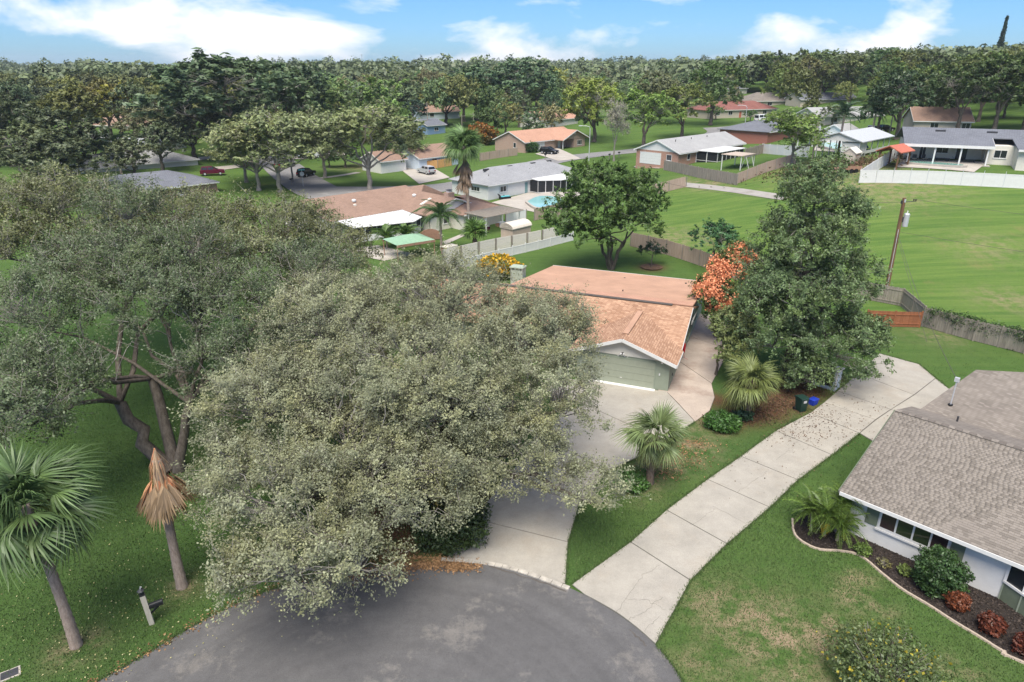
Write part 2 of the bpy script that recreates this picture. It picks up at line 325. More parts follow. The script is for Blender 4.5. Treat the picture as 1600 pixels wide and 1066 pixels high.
# ------------------------------------------------------------------ trees
def tubes_np(paths, rads, n=5):
    Vs, Fs, b = [], [], 0
    for P, r in zip(paths, rads):
        k = len(P); d = np.gradient(P, axis=0); d = unit(d); ref = np.array([.31, .55, .77]); a = unit(np.cross(d, ref)); c = np.cross(d, a)
        th = np.arange(n)*2*math.pi/n
        ring = P[:, None]+(a[:, None]*np.cos(th)[None, :, None]+c[:, None]*np.sin(th)[None, :, None])*np.asarray(r)[:, None, None]
        Vs.append(ring.reshape(-1, 3)); i, j = np.meshgrid(np.arange(k-1), np.arange(n), indexing='ij'); j2 = (j+1) % n
        Fs.append(np.stack([b+i*n+j, b+i*n+j2, b+(i+1)*n+j2, b+(i+1)*n+j], -1).reshape(-1, 4)); b += k*n
    return np.concatenate(Vs), np.concatenate(Fs)
def curve(p, q, rng, k=6, sag=0., wob=.06):
    p = np.asarray(p, float); q = np.asarray(q, float); t = np.linspace(0, 1, k)[:, None]; L = np.linalg.norm(q-p)
    w = rng.normal(size=(k, 3))*L*wob*np.sin(t*math.pi); c = p+(q-p)*t+w; c[:, 2] += sag*L*np.sin(t[:, 0]*math.pi); return c
def tree_meshes(name, lobes, fork, trunk_r, nclump, clump_r, nleaf, lsize, seed, shell=.5, bark_='bark', leaf_='leaf', ntwig=4, twig_r=.012, flat=.6, base=(0,0,0), trunks=None, up=.6, wid=.5, limb_r=.5, lower=0.):
    """lobes: (cx,cy,cz,rx,ry,rz,weight). returns trunk, branches, crown meshes"""
    rng = np.random.default_rng(seed); L = np.array(lobes, float); w = L[:, 6]*L[:, 3]*L[:, 4]; w = w/w.sum()
    idx = rng.choice(len(L), nclump, p=w); d = unit(rng.normal(size=(nclump, 3))); d[:, 2] = np.where(d[:, 2] < -.35-lower, -d[:, 2], d[:, 2])
    rr = shell+(1-shell)*rng.uniform(0, 1, nclump)**.6
    C = L[idx, :3]+d*L[idx, 3:6]*rr[:, None]
    # trunk and limbs
    base = np.array(base, float); fork = np.array(fork, float); paths, rads = [], []
    stems = trunks or [(base, fork, trunk_r)]
    for (p, q, r) in stems:
        c = curve(p, q, rng, 6, 0, .03); paths.append(c); rr_ = r*np.linspace(1, .75, 6); rr_[0] *= 1.35; rads.append(rr_)
    nodes = [fork]; limbs = []
    for l in L:
        st = stems[int(rng.integers(len(stems)))]; c = curve(st[1], l[:3]-np.array([0, 0, l[5]*.25]), rng, 7, .08, .03)
        limbs.append(c); paths.append(c); rads.append(st[2]*np.linspace(.62, .22, 7)*limb_r*1.6)
    V, Fq = tubes_np(paths, rads, 8); tm = npmesh('trunk', V, Fq, bark_, smooth=True)
    P2, R2 = [], []; allp = np.concatenate(limbs)
    for i in range(nclump):
        dist = np.linalg.norm(allp-C[i], axis=1)+np.maximum(0, allp[:, 2]-C[i, 2])*1.0; j = int(np.argmin(dist)); q = allp[j]
        c = curve(q, C[i], rng, 5, .08, .09); Lb = np.linalg.norm(C[i]-q); P2.append(c); r0 = trunk_r*.1*min(1., .35+Lb/6); R2.append(np.linspace(r0, max(.008, r0*.25), 5))
    # twigs as slim three-sided spikes
    nt = nclump*ntwig; ci = np.repeat(np.arange(nclump), ntwig); dv = unit(rng.normal(size=(nt, 3))+d[ci]*.7+np.array([0, 0, .25]))
    cs = rng.uniform(.6, 1.35, nclump)[ci][:, None]; p0 = C[ci]+rng.normal(size=(nt, 3))*clump_r*.2*cs; p1 = p0+dv*clump_r*cs*rng.uniform(.6, 1.2, nt)[:, None]
    a = unit(np.cross(dv, np.array([.2, .5, .84]))); b = np.cross(dv, a)
    TV = np.stack([p0+a*twig_r, p0-a*twig_r*.5+b*twig_r*.87, p0-a*twig_r*.5-b*twig_r*.87, p1], 1).reshape(-1, 3); o = np.arange(nt)[:, None]*4
    TF = np.concatenate([o+np.array([[0,1,3,3]]), o+np.array([[1,2,3,3]]), o+np.array([[2,0,3,3]])])
    V, Fq = tubes_np(P2, R2, 4); nb = len(V)
    bv = np.concatenate([V, TV]); me = bpy.data.meshes.new('branches')
    tri = (TF[:, :3]+nb); me.vertices.add(len(bv)); me.vertices.foreach_set('co', bv.astype(np.float32).ravel())
    ls = np.concatenate([Fq.ravel(), tri.ravel()]).astype(np.int32); me.loops.add(len(ls)); me.loops.foreach_set('vertex_index', ls)
    tot = np.concatenate([np.full(len(Fq), 4), np.full(len(tri), 3)]).astype(np.int32); me.polygons.add(len(tot)); me.polygons.foreach_set('loop_start', np.r_[0, np.cumsum(tot)[:-1]].astype(np.int32)); me.polygons.foreach_set('loop_total', tot)
    me.materials.append(MATS['twig' if bark_ != 'bark_dark' else 'bark']); me.update(calc_edges=True)
    # leaves: partly along the twigs, partly in the clump
    li = rng.integers(0, nt, nleaf); t = rng.uniform(.15, 1.05, nleaf)[:, None]
    X = p0[li]+(p1[li]-p0[li])*t+rng.normal(size=(nleaf, 3))*clump_r*np.array([.12, .12, .1])
    crnd = rng.uniform(0, 1, nclump)[ci[li]]*.55+rng.uniform(0, 1, nleaf)*.45
    cm = leaves('crown', X, lsize, rng, leaf_, up, d[ci[li]]*.7, wid, crnd)
    return tm, me, cm
def place_tree(name, label, meshes, loc, color, rz=0., scale=(1,1,1), group=None, cat='tree'):
    t = thing(name, label, cat, loc, rz, group, scale)
    for nm, me in zip(('trunk', 'branches', 'crown'), meshes):
        if me is None: continue
        o = link(nm, me, t)
        if nm == 'crown': o.color = (*color, 1)
    return t

# ------------------------------------------------------------------ ground, roads, drives
def pip(x, y, poly):
    x = np.asarray(x); y = np.asarray(y); c = np.zeros(x.shape, bool); n = len(poly)
    for i in range(n):
        x1, y1 = poly[i][:2]; x2, y2 = poly[(i+1) % n][:2]
        if y1 == y2: continue
        c ^= ((y1 > y) != (y2 > y)) & (x < (x2-x1)*(y-y1)/(y2-y1)+x1)
    return c
def lines(segs):
    out = [segs[0][0]]
    for a, b, n in segs: out += list(np.linspace(a, b, n+1)[1:])
    return np.array(out)
FIELD = [G(*p)[:2] for p in ((985,368),(1092,414),(1130,440),(1200,455),(1300,475),(1360,488),(1440,505),(1600,546),(1760,590))]+[(130,70),(130,92)]+[G(*p)[:2] for p in ((1600,293),(1345,287),(1290,270),(1240,258),(1150,288),(1100,290),(1040,300),(990,340))]
def terrain():
    X = lines([(-1800,-300,14),(-300,-60,30),(-60,-26,17),(-26,40,132),(40,110,70),(110,320,26),(320,1800,14)])
    Y = lines([(-300,10,10),(10,34,60),(34,80,70),(80,200,100),(200,450,35),(450,3200,24)])
    xx, yy = np.meshgrid(X, Y); zz = HT(xx, yy); nx, ny = len(X), len(Y)
    V = np.stack([xx.ravel(), yy.ravel(), zz.ravel()], 1); i, j = np.meshgrid(np.arange(ny-1), np.arange(nx-1), indexing='ij'); a = i*nx+j
    me = npmesh('ground', V, np.stack([a, a+1, a+nx+1, a+nx], -1).reshape(-1, 4), 'grass', smooth=True)
    x, y = xx.ravel(), yy.ravel()
    f = np.where(pip(x, y, FIELD), 1., np.clip((y-66)/40, 0, .55)); f = np.where((y < 66) & (x > 22) & (y > 38), np.maximum(f, .3), f); f = np.where((x > 5) & (x < 26) & (y < 34), .2, f)
    d = np.zeros_like(x)
    for px, py, r, k in ((1130,950,1.6,1),(1200,990,2.3,1.2),(1160,975,1.7,1.1),(1270,1000,1.4,1.3),(1235,1040,1.5,1),(1335,932,.9,1.1),(1340,905,.7,.9),(1430,905,.5,.8),(1300,985,1,1.2),(1500,1060,1,.8),(1385,955,.6,.7),(1100,1040,1,.8),(118,1012,.9,.9),(286,920,.8,.8),(1040,720,1.6,.9),(1075,700,1.5,1.1),(1000,760,1.3,.8),(1110,668,1.2,.9),
                         (1345,288,5,.9),(1330,300,4,.8),(1420,292,6,.7),(1400,305,5,.6),(1580,470,3,.7),(1540,385,4,.5),(1310,263,8,1.2),(1370,275,3,1),(1050,372,4,.7),(1080,285,4,.6),(1110,290,3,.9),(840,300,2,.3),(560,262,5,.8),(750,216,6,.6),(1460,525,2,.6)):
        p = G(px, py); q = np.exp(-((x-p[0])**2+(y-p[1])**2)/(2*(r*.8)**2)); d = np.maximum(d, k*q)
    m = np.zeros_like(x)
    for px, py, r in ((1130,660,1.1),(1165,650,1.3),(1195,640,1.5),(1225,625,1.6),(1250,610,1.6),(1280,590,1.3),(1190,610,1.4),(1115,625,.9),(1018,418,1.2),(700,800,2.5),(640,800,3),(620,870,1)):
        p = G(px, py); m = np.maximum(m, np.clip(1.5*np.exp(-((x-p[0])**2+(y-p[1])**2)/(2*(r*.75)**2)), 0, 1))
    for nm, arr in (('field', f), ('dirt', np.clip(d, 0, 1.3)), ('mulch', m)):
        a = me.attributes.new(nm, 'FLOAT', 'POINT'); a.data.foreach_set('value', arr.astype(np.float32))
    return struct(link('ground', me))
terrain()
def sheet(name, poly, z, mat, n=1):
    me = bpy.data.meshes.new(name); me.from_pydata([(p[0], p[1], z) for p in poly], [], [tuple(range(len(poly)))]); me.materials.append(MATS[mat]); me.update()
    if me.polygons[0].normal.z < 0: me.flip_normals()
    return struct(link(name, me))
def spline(P, k=6):
    P = [Vector((p[0], p[1], 0)) for p in P]; out = []
    for i in range(len(P)-1):
        a, b, c, d = P[max(i-1, 0)], P[i], P[i+1], P[min(i+2, len(P)-1)]
        for t in np.arange(k)/k: out.append(.5*((2*b)+(c-a)*t+(2*a-5*b+4*c-d)*t*t+(3*b-a-3*c+d)*t**3))
    return out+[P[-1]]
ROAD_EDGE = spline([(-34,6),(-24,13.5),(-19.5,16.6),(-16,19.4),(-12.2,23.5),(-8,25.7),(-3.1,26.4),(0,25.8),(2.5,24.6),(4.5,23),(5.9,21.2),(6.6,19.3),(7,16.5),(6.6,11)])
ROAD = [(p.x, p.y) for p in ROAD_EDGE]+[(4,2),(-6,-6),(-40,-6)]
sheet('road', ROAD, .012, 'asphalt')
def ribbon(name, ctr, w, mat, lift=.03, step=3.):
    "a street laid over the terrain"
    P = spline(ctr, 8); V = []; F_ = []
    ws = w if hasattr(w, '__len__') else None
    for i, p in enumerate(P):
        d = (P[min(i+1, len(P)-1)]-P[max(i-1, 0)]).normalized(); s = Vector((-d.y, d.x, 0)); ww = w if ws is None else np.interp(i/(len(P)-1), np.linspace(0, 1, len(ws)), ws)
        for k in range(5):
            q = p+s*ww*(k/4-.5); V.append((q.x, q.y, H1(q.x, q.y)+lift))
    for i in range(len(P)-1):
        for k in range(4): F_.append((i*5+k, (i+1)*5+k, (i+1)*5+k+1, i*5+k+1))
    return struct(link(name, npmesh(name, V, F_, mat)))
def GP(*pp): return [tuple(G(*p)[:2]) for p in pp]
ribbon('street', GP((498,298),(600,298),(705,292),(790,272),(860,252),(930,242),(990,236),(1060,226),(1105,216),(1128,206),(1120,199)), 8.0, 'street_asphalt', .06)
ribbon('side_street', GP((540,312),(500,300),(470,283),(452,270),(440,260),(425,250),(405,243)), 8.5, 'street_asphalt', .1)
ribbon('gravel_track', GP((1060,288),(1100,292),(1150,298),(1190,304),(1230,310)), 2.4, 'gravel', .05)
ribbon('far_drive', GP((1110,203),(1150,199),(1180,194)), 7, 'street_asphalt', .09)
ribbon('footpath', GP((500,279),(530,275),(560,270)), 1.6, 'paving', .07); ribbon('cross_street', GP((410,248),(450,246),(500,243),(540,238)), 7, 'paving', .06)
def patch(name, px, lift, mat, n=8):
    "a paved area draped on the ground (bilinear quad of four pixel corners)"
    q = [G(*p) for p in px]; V = []; F_ = []
    for i in range(n+1):
        for j in range(n+1):
            u, v = i/n, j/n; p = q[0]*(1-u)*(1-v)+q[1]*u*(1-v)+q[2]*u*v+q[3]*(1-u)*v; V.append((p.x, p.y, H1(p.x, p.y)+lift))
    for i in range(n):
        for j in range(n): a = i*(n+1)+j; F_.append((a, a+n+1, a+n+2, a+1))
    return struct(link(name, npmesh(name, V, F_, mat)))
patch('parking_pad', ((624,264),(664,255),(703,278),(655,288)), .1, 'paving'); patch('parking_pad', ((836,241),(872,232),(908,249),(872,252)), .1, 'paving')
patch('parking_pad', ((990,262),(1006,250),(1040,256),(1030,264)), .1, 'paving'); patch('pool_terrace', ((768,317),(830,300),(915,300),(850,335)), .06, 'paving'); patch('pool_terrace', ((1400,262),(1410,250),(1545,254),(1522,270)), .1, 'paving')
patch('pool_terrace', ((1270,236),(1282,218),(1335,222),(1330,240)), .12, 'paving'); patch('patio', ((520,392),(590,384),(650,398),(600,408)), .05, 'paving'); patch('patio', ((692,378),(724,365),(728,368),(696,383)), .05, 'paving'); patch('patio', ((768,380),(792,371),(796,374),(776,384)), .05, 'paving')
patch('parking_pad', ((330,262),(372,258),(378,262),(336,268)), .1, 'paving'); patch('parking_pad', ((280,250),(330,244),(334,248),(284,255)), .1, 'paving')
def slabs(name, polys, mat, z0=.02, z1=.055, gap=.03):
    root = sheet(name, [(0,0),(0,0),(0,0)], 0, 'joint_soil'); me = bpy.data.meshes.new(name); V = []; F_ = []
    for pl in polys:
        b = len(V); V += [(p[0], p[1], z0) for p in pl]; F_.append(tuple(range(b, b+len(pl))))
    me.from_pydata(V, [], F_); me.materials.append(MATS['joint_soil']); me.update(); root.data = me
    for pl in polys:
        c = Vector((sum(p[0] for p in pl)/len(pl), sum(p[1] for p in pl)/len(pl))); q = []
        for p in pl:
            d = c-Vector((p[0], p[1])); q.append((p[0]+d.x/d.length*gap*1.4, p[1]+d.y/d.length*gap*1.4))
        MB().prism(q, .006, z1+random.uniform(-.004, .004)).build('slab', mat, root)
    return root
random.seed(4)
def W(*pp): return [tuple(at(*p)[:2]) for p in pp]
re_ = [(p.x, p.y) for p in ROAD_EDGE]
def edge_between(xa, xb): return [p for p in re_ if xa < p[0] < xb and p[1] > 18]
RDRIVE = [W((893,914))+[p for p in edge_between(2.9, 5.8)]+W((1025,1008),(1079,908),(985,848)), W((985,848),(1079,908),(1136,851),(1041,798)), W((1041,798),(1136,851),(1203,794),(1105,750)), W((1105,750),(1203,794),(1247,751),(1157,714)), W((1157,714),(1247,751),(1300,712),(1212,674)), W((1212,674),(1300,712),(1343,678),(1266,646)), W((1266,646),(1343,678),(1368,657),(1287,630)), W((1287,630),(1368,657),(1392,641),(1308,612)), W((1308,612),(1392,641),(1428,618),(1340,585)), W((1340,585),(1428,618),(1462,592),(1436,570),(1374,553)), W((1343,678),(1405,715),(1475,668),(1392,641),(1368,657)), W((1392,641),(1475,668),(1530,632),(1482,608),(1462,592),(1428,618))]
slabs('neighbour_driveway', RDRIVE, 'concrete')
MDRIVE = [W((697,874))+[p for p in edge_between(-3., 2.4)]+W((884,913),(888,848),(742,812)), W((742,812),(888,848),(906,788),(790,745)), W((790,745),(906,788),(950,738),(852,686)), W((852,686),(950,738),(1005,712),(1040,690),(915,634),(880,640)), W((915,634),(1040,690),(1086,660),(1060,632),(1042,613),(925,597),(880,592),(850,610))]
slabs('driveway', MDRIVE, 'concrete')
SIDE = [[(10.6,44.7)]+W((1042,614),(1060,632),(1086,660),(1109,643),(1117,622),(1112,600))+[(13.4,49.9),(12.6,50.1)], [(12.6,50.1),(13.4,49.9)]+W((1112,600),(1130,566),(1132,545))+[(15.6,55.4),(14.8,55.6)], [(14.8,55.6),(15.6,55.4)]+W((1132,545),(1118,508))+[(18.6,61),(17,62)]]
slabs('side_path', SIDE, 'concrete_stained')
def strips(name, paths, w, mat, z, parent=None):
    V, F_ = [], []
    for P in paths:
        b = len(V); P = [Vector((p[0], p[1], 0)) for p in P]
        for i, p in enumerate(P):
            d = (P[min(i+1, len(P)-1)]-P[max(i-1, 0)]).normalized(); s = Vector((-d.y, d.x, 0))*w*random.uniform(.3, .8); V += [(p.x+s.x, p.y+s.y, z), (p.x-s.x, p.y-s.y, z)]
        F_ += [(b+2*i, b+2*i+1, b+2*i+3, b+2*i+2) for i in range(len(P)-1)]
    return link(name, npmesh(name, V, F_, mat), parent)
def jag(pp, k=7, a=.07):
    P = W(*pp); out = []
    for (x0, y0), (x1, y1) in zip(P[:-1], P[1:]):
        for t in np.arange(k)/k: out.append((x0+(x1-x0)*t+random.uniform(-a, a), y0+(y1-y0)*t+random.uniform(-a, a)))
    return out+[P[-1]]
struct(strips('concrete_cracks', [jag(q) for q in (((960,962),(985,925),(1005,900),(1030,885)),((977,937),(1010,940),(1040,955)),((982,970),(1010,955),(1035,935)),((1005,990),(1030,965)),((1080,822),(1105,805),(1118,797)),((1150,770),(1185,748),(1200,735)),((1212,720),(1232,705),(1245,690)),((1290,636),(1310,640),(1340,650)),((1113,792),(1165,820)))], .012, 'crack', .062))
struct(strips('road_crack', [jag(q, 8, .05) for q in (((700,880),(760,884),(830,905),(885,925)),((985,985),(1010,1010)))], .06, 'edge_dark', .018))
# kerb lip where the drive meets the road
kp = [p for p in spline([(-3.4,26.5),(-1.5,26.3),(.3,25.75),(2.6,24.55)], 5)]
kroot = MB().box(-3.4,-3.3,26.35,26.45,.005,.03).build('kerb', 'kerb'); struct(kroot)
for a, b in zip(kp[:-1], kp[1:]):
    d = (b-a).normalized(); MB().bar(a+d*.015+Vector((0, -.08, .035)), b-d*.015+Vector((0, -.08, .035+random.uniform(-.01, .01))), .24, .05).build('kerb_stone', 'kerb', kroot)

# ------------------------------------------------------------------ building helpers
def gable_roof(mb, x0, x1, y0, y1, ez, rise, ov=.5, th=.14, mi=0, axis='x'):
    "solid gable roof over x0..x1, y0..y1; eave height ez at the wall line"
    if axis == 'y':
        t = MB(); gable_roof(t, y0, y1, x0, x1, ez, rise, ov, th, mi); t.v = [(v[1], v[0], v[2]) for v in t.v]; mb.add(t.v, [f[::-1] for f in t.f], mi); return mb
    m = (y0+y1)/2; s = rise/(m-y0); lo = ez-ov*s
    return mb.extr([(y0-ov, lo), (m, ez+rise), (y1+ov, lo), (y1+ov, lo+th), (m, ez+rise+th), (y0-ov, lo+th)], x0-ov*.7, x1+ov*.7, mi)
def hip_roof(mb, x0, x1, y0, y1, ez, rise, ov=.5, th=.12, mi=0, gx0=False, gx1=False):
    h = (y1-y0)/2+ov; X0, X1, Y0, Y1 = x0-ov, x1+ov, y0-ov, y1+ov; m = (Y0+Y1)/2; z = ez-ov*rise/h+.0
    a = X0 if gx0 else X0+h; b = X1 if gx1 else X1-h
    v = [(X0,Y0,z),(X1,Y0,z),(X1,Y1,z),(X0,Y1,z),(X0,Y0,z+th),(X1,Y0,z+th),(X1,Y1,z+th),(X0,Y1,z+th),(a,m,ez+rise+th),(b,m,ez+rise+th)]
    return mb.add(v, [(3,2,1,0),(0,1,5,4),(1,2,6,5),(2,3,7,6),(3,0,4,7),(4,5,9,8),(6,7,8,9),(5,6,9),(7,4,8)], mi)
def opening(root, kind, face, pos, z0, w, h, L, D, mats=('trim_white', 'glass'), panes=2, x0=0, y0=0):
    "a window or door on a face (S,N,W,E); frame and panes stand proud of the wall"
    m = {'S': Matrix.Translation((x0+pos, y0, z0)), 'N': Matrix.Translation((x0+pos, y0+D, z0)) @ Matrix.Rotation(math.pi, 4, 'Z'), 'W': Matrix.Translation((x0, y0+pos, z0)) @ Matrix.Rotation(-math.pi/2, 4, 'Z'), 'E': Matrix.Translation((x0+L, y0+pos, z0)) @ Matrix.Rotation(math.pi/2, 4, 'Z')}[face]
    def put(mb, name, mat, par):
        o = mb.build(name, mat, par)
        if par is root: o.matrix_local = m
        return o
    b = .06; hw = w/2
    if kind == 'garage':
        o = put(MB().box(-hw-.1,-hw,-.05,.0,0,h+.1).box(hw,hw+.1,-.05,0,0,h+.1).box(-hw,hw,-.05,0,h,h+.1), 'garage_door', mats[0], root)
        for k in range(4): MB().box(-hw+.005,hw-.005,-.035,-.005,k*h/4+.012,(k+1)*h/4-.006).build('door_panel', mats[1], o)
        return o
    f = MB().box(-hw,-hw+b,-.05,.02,0,h).box(hw-b,hw,-.05,.02,0,h).box(-hw+b,hw-b,-.05,.02,h-b,h).box(-hw+b,hw-b,-.05,.02,0,b)
    if kind == 'window':
        f.box(-hw-.05,hw+.05,-.09,-.002,-.06,-.002)
    o = put(f, kind, mats[0], root); pw = (w-2*b-(panes-1)*.05)/panes
    for k in range(panes):
        xa = -hw+b+k*(pw+.05)
        MB().box(xa,xa+pw,-.025,-.005,b,h-b).build('pane' if kind != 'door' else 'door_leaf', mats[1], o)
        if k: MB().box(xa-.05,xa,-.045,.01,b,h-b).build('mullion', mats[0], o)
    return o
def walls(root, mb, mat, name='wall'): return mb.build(name, mat, root)
def house(name, label, origin, deg, L, D, wall, roof, eave=2.6, rise=1.8, hip=False, ov=.5, gable_mat=None, opens=(), base=-1.5, axis='x', trim='trim_white', cat='house'):
    z = origin[2] if len(origin) > 2 else H1(*origin[:2])
    r = thing(name, label, cat, (origin[0], origin[1], z), R(deg))
    walls(r, MB().box(0,L,0,D,base,eave), wall)
    if hip: hip_roof(MB(), 0,L,0,D,eave,rise,ov).build('roof', roof, r)
    else:
        gable_roof(MB(), 0,L,0,D,eave,rise,ov,axis=axis).build('roof', roof, r); gm = gable_mat or wall
        for xx in ((0,.06),(L-.06,L)) if axis == 'x' else ((0,.06),(D-.06,D)):
            g = MB().extr([(0,eave),(D,eave),(D/2,eave+rise)] if axis == 'x' else [(0,eave),(L,eave),(L/2,eave+rise)], *xx)
            if axis == 'y': g.v = [(v[1],v[0],v[2]) for v in g.v]
            g.build('gable', gm, r)
    s = rise/((D if axis == 'x' else L)/2); lo = eave-ov*s
    if axis == 'x' or hip:
        if hip: lo = eave-ov*rise/(D/2+ov)
        for yy in (-ov-.03, D+ov+.002): MB().box(-ov*.7,L+ov*.7,yy,yy+.028,lo-.08,lo+.1).build('fascia', trim, r)
    if not hip and axis == 'x':
        for xx in (-ov*.7-.03, L+ov*.7+.002):
            for sg in (0, 1):
                a = (-ov if sg == 0 else D+ov); MB().bar((xx+.014,a,lo+.03),(xx+.014,D/2,eave+rise+.03),.03,.2).build('bargeboard', trim, r)
    for o in opens: opening(r, *o[:6], L, D, *o[6:])
    return r
def box_part(root, name, mat, *b): return MB().box(*b).build(name, mat, root)

# ------------------------------------------------------------------ main house
mh = thing('ranch_house', 'sage green ranch house with salmon shingle roof, garage and flat rear roof', 'house', (11.3, 44.6, 0), R(-21.6))
EZ, MB_, RZ = 2.45, 2.9, 4.05
MB().box(-6.9,0,0,2.9,-.3,EZ).box(-22,-.002,2.9,12,-.3,EZ).box(-15,-.002,12,19,-.3,2.45).build('wall', 'sage', mh)
# roof: main gable, garage cross gable, flat rear roof
rf = MB(); yr, zr = 7.3, RZ; sl = (RZ-EZ)/(yr-MB_)
rf.extr([(MB_-.5,EZ-.5*sl),(yr,zr),(yr+4.7,zr-4.7*.3),(yr+4.7,zr-4.7*.3+.13),(yr,zr+.13),(MB_-.5,EZ-.5*sl+.13)], -22.5, .42)
rf.build('roof', 'shingle_salmon', mh)
gx, gr = -3.45, EZ+3.45*sl
gy1 = MB_+(gr-EZ)/sl
g = MB()
for sgn in (-1, 1):
    e = gx+sgn*(3.45+.55); ez = EZ-.55*sl; v0 = (e,-.55,ez); v1 = (gx,-.55,gr); v2 = (gx,gy1,gr); v3 = (e,MB_-.55,ez)
    vs = [v0,v1,v2,v3]+[(v[0],v[1],v[2]+.13) for v in (v0,v1,v2,v3)]; g.add(vs, [(0,1,2,3),(7,6,5,4),(0,4,5,1),(1,5,6,2),(2,6,7,3),(3,7,4,0)])
gro = g.build('roof', 'shingle_salmon', mh)
MB().bar((gx,.5,gr+.17),(gx,gy1-.6,gr+.17),.42,.06).build('ridge_vent', 'salmon_roof', gro)
MB().bar((-22,yr,zr+.15),(-1.2,yr,zr+.15),.34,.07).build('ridge_vent', 'edge_dark', mh)
MB().extr([(yr+.5,zr-.02),(19.6,2.62),(19.6,2.78),(yr+.5,zr+.14)], -15.3, .35).build('flat_roof', 'salmon_roof', mh)
MB().extr([(yr+.22,zr+.1),(yr+1.5,zr-.02),(yr+1.5,zr+.06),(yr+.22,zr+.18)], -15.28, .33).build('flashing', 'shingle_orange', mh)
MB().box(-15.36,.41,19.602,19.64,2.5,2.8).build('fascia', 'white_paint', mh); MB().box(.352,.39,8,19.6,2.45,2.7).build('fascia', 'white_paint', mh)
# front gable trim, siding
MB().add([(-6.9,-.02,EZ-.1),(0,-.02,EZ-.1),(gx,-.02,gr-.05),(-6.9,-.06,EZ-.1),(0,-.06,EZ-.1),(gx,-.06,gr-.05)], [(3,4,5),(2,1,0),(0,1,4,3),(1,2,5,4),(2,0,3,5)]).build('gable_siding', 'ivory_siding', mh)
for sgn in (-1, 1): MB().bar((gx,-.575,gr+.02),(gx+sgn*4.0,-.575,EZ-.55*sl+.02),.04,.24).build('bargeboard', 'white_paint', mh)
MB().box(.555,.59,-.55,MB_-.6,EZ-.55*sl-.09,EZ-.55*sl+.1).build('fascia', 'white_paint', mh)
MB().bar((.44,MB_-.5,EZ-.5*sl+.03),(.44,yr,zr+.03),.03,.2).build('bargeboard', 'white_paint', mh)
gd = MB().box(-5.98,-5.9,-.045,0,0,2.14).box(-1.06,-.98,-.045,0,0,2.14).box(-5.9,-1.06,-.045,0,2.1,2.2).build('garage_door', 'sage', mh)
for k in range(4):
    p = MB().box(-5.9,-1.06,-.03,-.004,k*.525+.012,(k+1)*.525-.004).build('door_panel', 'sage_door', gd)
MB().box(-3.55,-3.4,-.05,-.032,.55,.6).build('door_handle', 'white_paint', gd)
MB().box(-6.1,-.9,-.4,-.05,.056,.075).build('threshold', 'white_wall', mh)
def text_part(txt, size, name, mat, parent, M, ext=.012):
    cu = bpy.data.curves.new(name, 'FONT'); cu.body = txt; cu.size = size; cu.extrude = ext; cu.align_x = 'CENTER'
    t = bpy.data.objects.new(name, cu); COL.objects.link(t); bpy.context.view_layer.update()
    me = bpy.data.meshes.new_from_object(t.evaluated_get(bpy.context.evaluated_depsgraph_get())); bpy.data.objects.remove(t)
    me.materials.clear(); me.materials.append(MATS[mat]); o = link(name, me, parent); o.matrix_local = M; return o
for i, ch in enumerate('8765'): text_part(ch, .3, 'house_number', 'trim_white', mh, Matrix.Translation((gx-.32+i*.23,-.03,2.26-.0)) @ Matrix.Rotation(math.pi/2, 4, 'X'))
fl = MB().box(gx-.08,gx+.08,-.14,-.061,2.5,2.6).build('flood_light', 'black_plastic', mh)
for sx in (-1, 1): MB().tube([(gx+sx*.05,-.14,2.55),(gx+sx*.17,-.25,2.5)], [.04,.075], 10).build('lamp_head', 'white_paint', fl)
MB().tube([(-.55,-.09,2.3),(-.55,-.2,2.26)], [.05,.08], 10).build('lamp_head', 'white_paint', mh); MB().box(-.72,-.64,-.06,-.002,1.2,1.36).build('door_keypad', 'white_paint', mh)
# right side wall: windows, hose reel, outlets
for yy, w in ((8.6,.7),(9.6,.7),(11.2,1.2),(14.,1.1)): opening(mh, 'window', 'E', yy, .95, w, 1.15, 0, 0, ('sage_dark','glass'), 1)
for yy in (1.6, 4.4): MB().box(0,.05,yy,yy+.12,.6,.8).build('outlet', 'dark_metal', mh)
hr = thing('hose_reel', 'red garden hose coiled on the sage side wall', 'hose', tuple(mh.matrix_basis @ Vector((.02,6.3,1.05))), R(-21.6))
MB().box(-.01,.06,-.1,.1,-.1,.1).build('bracket', 'dark_metal', hr)
for k in range(5):
    a = [(.06+.035*k, math.cos(t)*(.28+.035*(k % 3)), math.sin(t)*(.34+.035*(k % 3))) for t in np.linspace(0, 2*math.pi, 20)]; MB().tube(a, .022, 6, cap=False).build('hose_coil', 'red_plastic', hr)
MB().tube([(.12,.25,-.3),(.14,.2,-.7),(.2,.3,-1.0),(.5,.1,-1.0)], .02, 6).build('hose_end', 'red_plastic', hr)
# chimney, roof vents
ch = MB().box(-16.9,-15.7,11.6,12.5,2.2,4.3).build('chimney', 'chimney_paint', mh)
MB().box(-16.98,-15.62,11.52,12.58,4.48,4.58).build('chimney_cap', 'chimney_paint', ch)
for xa in (-16.9,-16.5,-16.1,-15.8): MB().box(xa,xa+.1,11.6,12.5,4.302,4.478).build('cap_support', 'chimney_paint', ch)
MB().box(-16.8,-15.8,11.7,12.4,4.302,4.4).build('flue', 'edge_dark', ch)
MB().cyl((-5.9,10.2),.05,3.4,4.05).build('vent_pipe', 'dark_metal', mh)
v = MB().box(-3.35,-2.85,9.55,9.85,3.6,3.82).build('roof_vent', 'dark_metal', mh); MB().box(-3.4,-2.8,9.5,9.9,3.822,3.85).build('vent_hood', 'salmon_roof', v)
for px, py in ((-12.5,15.5),(-7.2,16.8),(-1.5,17.2)): MB().cyl((px,py),.09,2.8,3.15,8).build('vent_pipe', 'edge_dark', mh)

